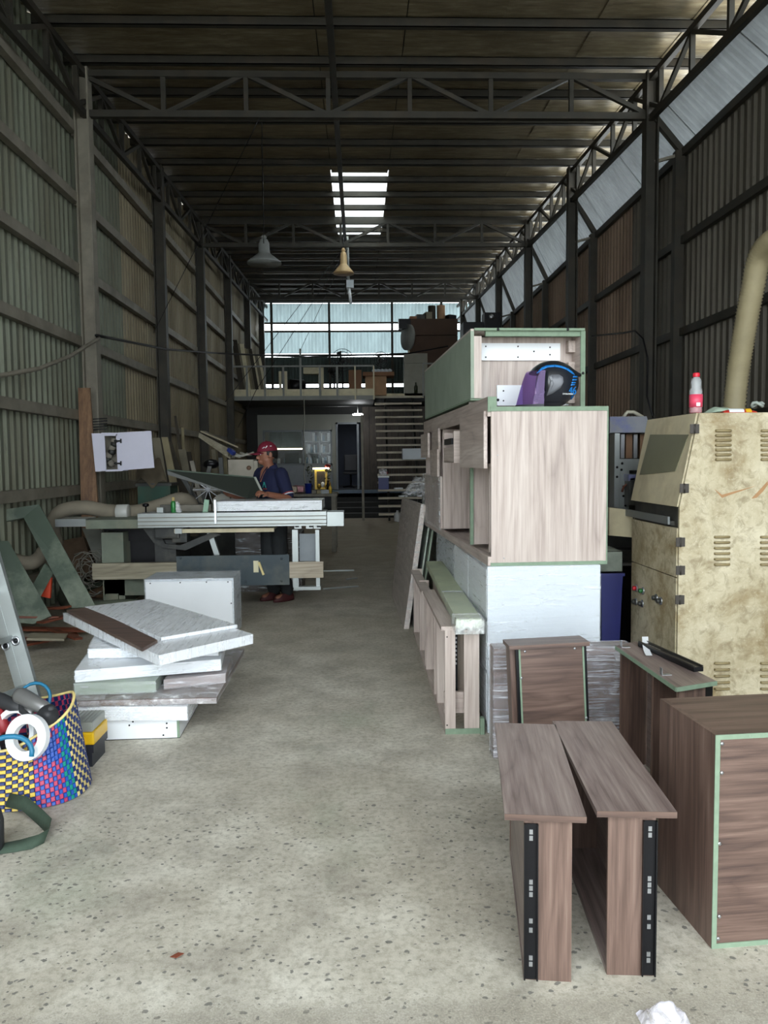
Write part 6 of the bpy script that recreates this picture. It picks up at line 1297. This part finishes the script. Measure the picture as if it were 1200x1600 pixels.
limb(body, [hd(.098,0,.012), hd(.112,0,-.02), hd(.118,0,-.034)], [.009,.012,.013], 8); body.ball(hd(.106,.011,-.037), .009, 8); body.ball(hd(.106,-.011,-.037), .009, 8)
limb(body, [hd(.093,-.02,-.064), hd(.103,0,-.062), hd(.093,.02,-.064)], [.006,.009,.006], 8); limb(body, [hd(.092,-.016,-.075), hd(.1,0,-.075), hd(.092,.016,-.075)], [.006,.009,.006], 8)
for s_ in (-1,1): loft(body, [(hd(-.008,s_*.072,-.01), Fh*.018, Uh*.03), (hd(-.014,s_*.084,-.006), Fh*.022, Uh*.034), (hd(-.016,s_*.088,-.006), Fh*.018, Uh*.028)], 12)
bo = fused(body, 'body', SKIN, PT, .0062, 3)
for s_ in (-1,1):
    MB().ball(hd(.079,s_*.031,.006), .0125, 10, (1,1,.7)).build('eye', WHITE, PT); MB().ball(hd(.0895,s_*.0335,.005), .005, 8).build('pupil', BLACK, PT)
    limb(MB(), [hd(.09,s_*.015,.026), hd(.089,s_*.032,.031), hd(.078,s_*.05,.026)], [.004,.005,.003], 6).build('eyebrow', HAIR, PT)
limb(MB(), [hd(.1,-.018,-.069), hd(.1105,0,-.069), hd(.1,.018,-.069)], [.0025,.003,.0025], 6).build('mouth', plain('lip','6b3236',.5), PT)
# hair and cap
mb = MB(); vs = []
def sk(u, t, g): r = math.sin(math.acos(max(-1,min(1,u)))); return hd(math.cos(t)*r*.1*g-.002, math.sin(t)*r*.0775*g, u*.117*g)
mb.grid(lambda a, b: sk(.55-1.0*b*(.55+.45*abs(math.cos((a-.5)*math.pi*.95)))*1.0, math.pi*(.42+1.16*a), 1.045), 22, 10); o = mb.build('hair', HAIR, PT); o.modifiers.new('t','SOLIDIFY').thickness = .006
mb = MB(); mb.grid(lambda a, b: sk(1-.83*b*(1+.02*math.cos(2*math.pi*a)), 2*math.pi*a, 1.10)+Uh*.012, 32, 12); o = mb.build('cap_crown', MAR, PT); o.modifiers.new('t','SOLIDIFY').thickness = .004
mb = MB(); mb.grid(lambda a, b: hd(.085+.0+ (.075+.04*math.cos((a-.5)*2.6))*b-.03*abs(a-.5)*2, (a-.5)*.15*(1-.18*b*b), .03-.012*b-.03*(2*(a-.5))**2*.55), 16, 8); o = mb.build('cap_brim', MAR, PT); o.modifiers.new('t','SOLIDIFY').thickness = .004
MB().ball(hd(0,0,.142), .008, 8).build('cap_button', MAR, PT)
for k in range(2): limb(MB(), [hd(.062-.03*k,.078+.006*k,.07), hd(.045-.03*k,.086,.078+.01*k)], [.004,.006], 6).build('cap_badge', WHITE, PT)
limb(MB(), [hd(-.02,.09,.085), hd(-.03,.09,.085)], [.005,.005], 6).build('cap_stitch', WHITE, PT)
# clothes
mb = MB(); torso(mb, .016); limb(mb, [shL,lerp(shL,elL,.5),lerp(shL,elL,.82)], [.074,.07,.068]); limb(mb, [shR,lerp(shR,elR,.5),lerp(shR,elR,.82)], [.074,.07,.068])
fused(mb, 'polo_shirt', NAVY, PT, .009, 5)
for a, b in ((shL,elL),(shR,elR)):
    c = lerp(a,b,.83); d = (b-a).normalized(); t1_ = d.cross(UP).normalized(); t2_ = d.cross(t1_)
    for k, m in ((-.012,plain('cuff_red','8f3030',.8)),(0,WGREY)): MB().tube([c+d*k+(t1_*math.cos(q)+t2_*math.sin(q))*.066 for q in (i*math.pi/9 for i in range(18))], .006, 6, closed=True).build('cuff_stripe', m, PT)
def nk(t, z, r=.078): return at(.035+.7*r*math.cos(t)*1.05, r*math.sin(t), z)
mb = MB(); mb.grid(lambda a, b: nk(math.radians(28+304*a), 1.487-.055*b-.05*abs(math.cos(math.radians(14+152*a)))**3, .07+.03*b), 26, 4); o = mb.build('collar', NAVY, PT); o.modifiers.new('t','SOLIDIFY').thickness = .004
mb = MB(); mb.tube([nk(math.radians(28+304*a/25), 1.431-.05*abs(math.cos(math.radians(14+152*a/25)))**3, .1015) for a in range(26)], .0035, 5); mb.build('collar_stripe', WGREY, PT)
q = [at(.1,-.04,1.44), at(.135,-.032,1.4), at(.178,0,1.285), at(.135,.032,1.4), at(.1,.04,1.44), at(.108,0,1.44), at(.142,0,1.4)]; MB().add([p+Fd*.004 for p in q]+[p-Fd*.03 for p in q], [(0,1,6,5),(5,6,3,4),(1,2,6),(6,2,3),(7,12,13,8),(12,11,10,13),(8,13,9),(13,10,9),(0,7,8,1),(1,8,9,2),(2,9,10,3),(3,10,11,4)]).build('open_neck', SKIN, PT)
for s_ in (-1,1): MB().tube([at(.102,s_*.044,1.445), at(.141,s_*.036,1.402), at(.182,0,1.285)], .005, 6).build('placket_edge', NAVY, PT)
lg = [at(.158,.03+.0,1.225), at(.152,.075,1.225), at(.158,.052,1.285)]
TEAL = plain('logo_teal','2f8f86',.6)
for a, b in ((0,2),(2,1)): MB().bar(lg[a], lg[b], .012, .006, Fd).build('chest_logo', TEAL, PT)
MB().bar(at(.158,.035,1.213), at(.15,.088,1.213), .01, .005, Fd).build('chest_logo_bar', plain('logo_red','a8433c',.6), PT)
mb = MB(); loft(mb, [(at(0,0,.80), Ld*.16, Fd*.12),(at(0,0,.9), Ld*.175, Fd*.13),(at(.01,0,1.0), Ld*.172, Fd*.132)]); limb(mb, [hipL,kL,aL+UP*.02], [.1,.078,.07]); limb(mb, [hipR,kR,aR+UP*.02], [.1,.078,.07]); fused(mb, 'trousers', TROU, PT, .011, 5)
SHOE = plain('maroon_shoe','4a1f22',.6)
for a in (aL, aR):
    g = Vector((a.x,a.y,0)); loft(MB(), [(g+UP*.004+Fd*.045, Fd*.135, Ld*.048),(g+UP*.03+Fd*.045, Fd*.137, Ld*.05),(g+UP*.055+Fd*.03, Fd*.115, Ld*.045),(g+UP*.09-Fd*.0, Fd*.06, Ld*.042),(g+UP*.1-Fd*.0, Fd*.05, Ld*.038)]).build('shoe', SHOE, PT)
# the board in his hands
A_, B_, C_, D_, E_ = PY(261,735,7.75), PY(398,747,8.0), PY(412,776,7.82), PY(386,779,7.82), PY(262,742,7.74)
o = solo(MB().slab([A_,B_,C_,D_,E_], (0,.018,.006)), 'dark_board', plain('dark_green_laminate','2e332e',.4,0,.06,3,.03), 'long dark board held across by the worker in the maroon cap', 'board')
n_ = (B_-A_).cross(C_-A_).normalized(); e = Vector((0,.018,.006))
mb = MB().bar(B_+e*.4, C_+e*.4, .02, .026, n_); x_ = mb.build('board_edge', plain('board_edge_lit','a9ada4',.5), o, world=True)  # pale strip paints the light on this edge, against the shaded dark face
mb = MB().bar(A_+e*.4, B_+e*.4, .014, .014, n_); mb.build('board_edge', plain('board_edge_green','5d6b60',.5), o, world=True)
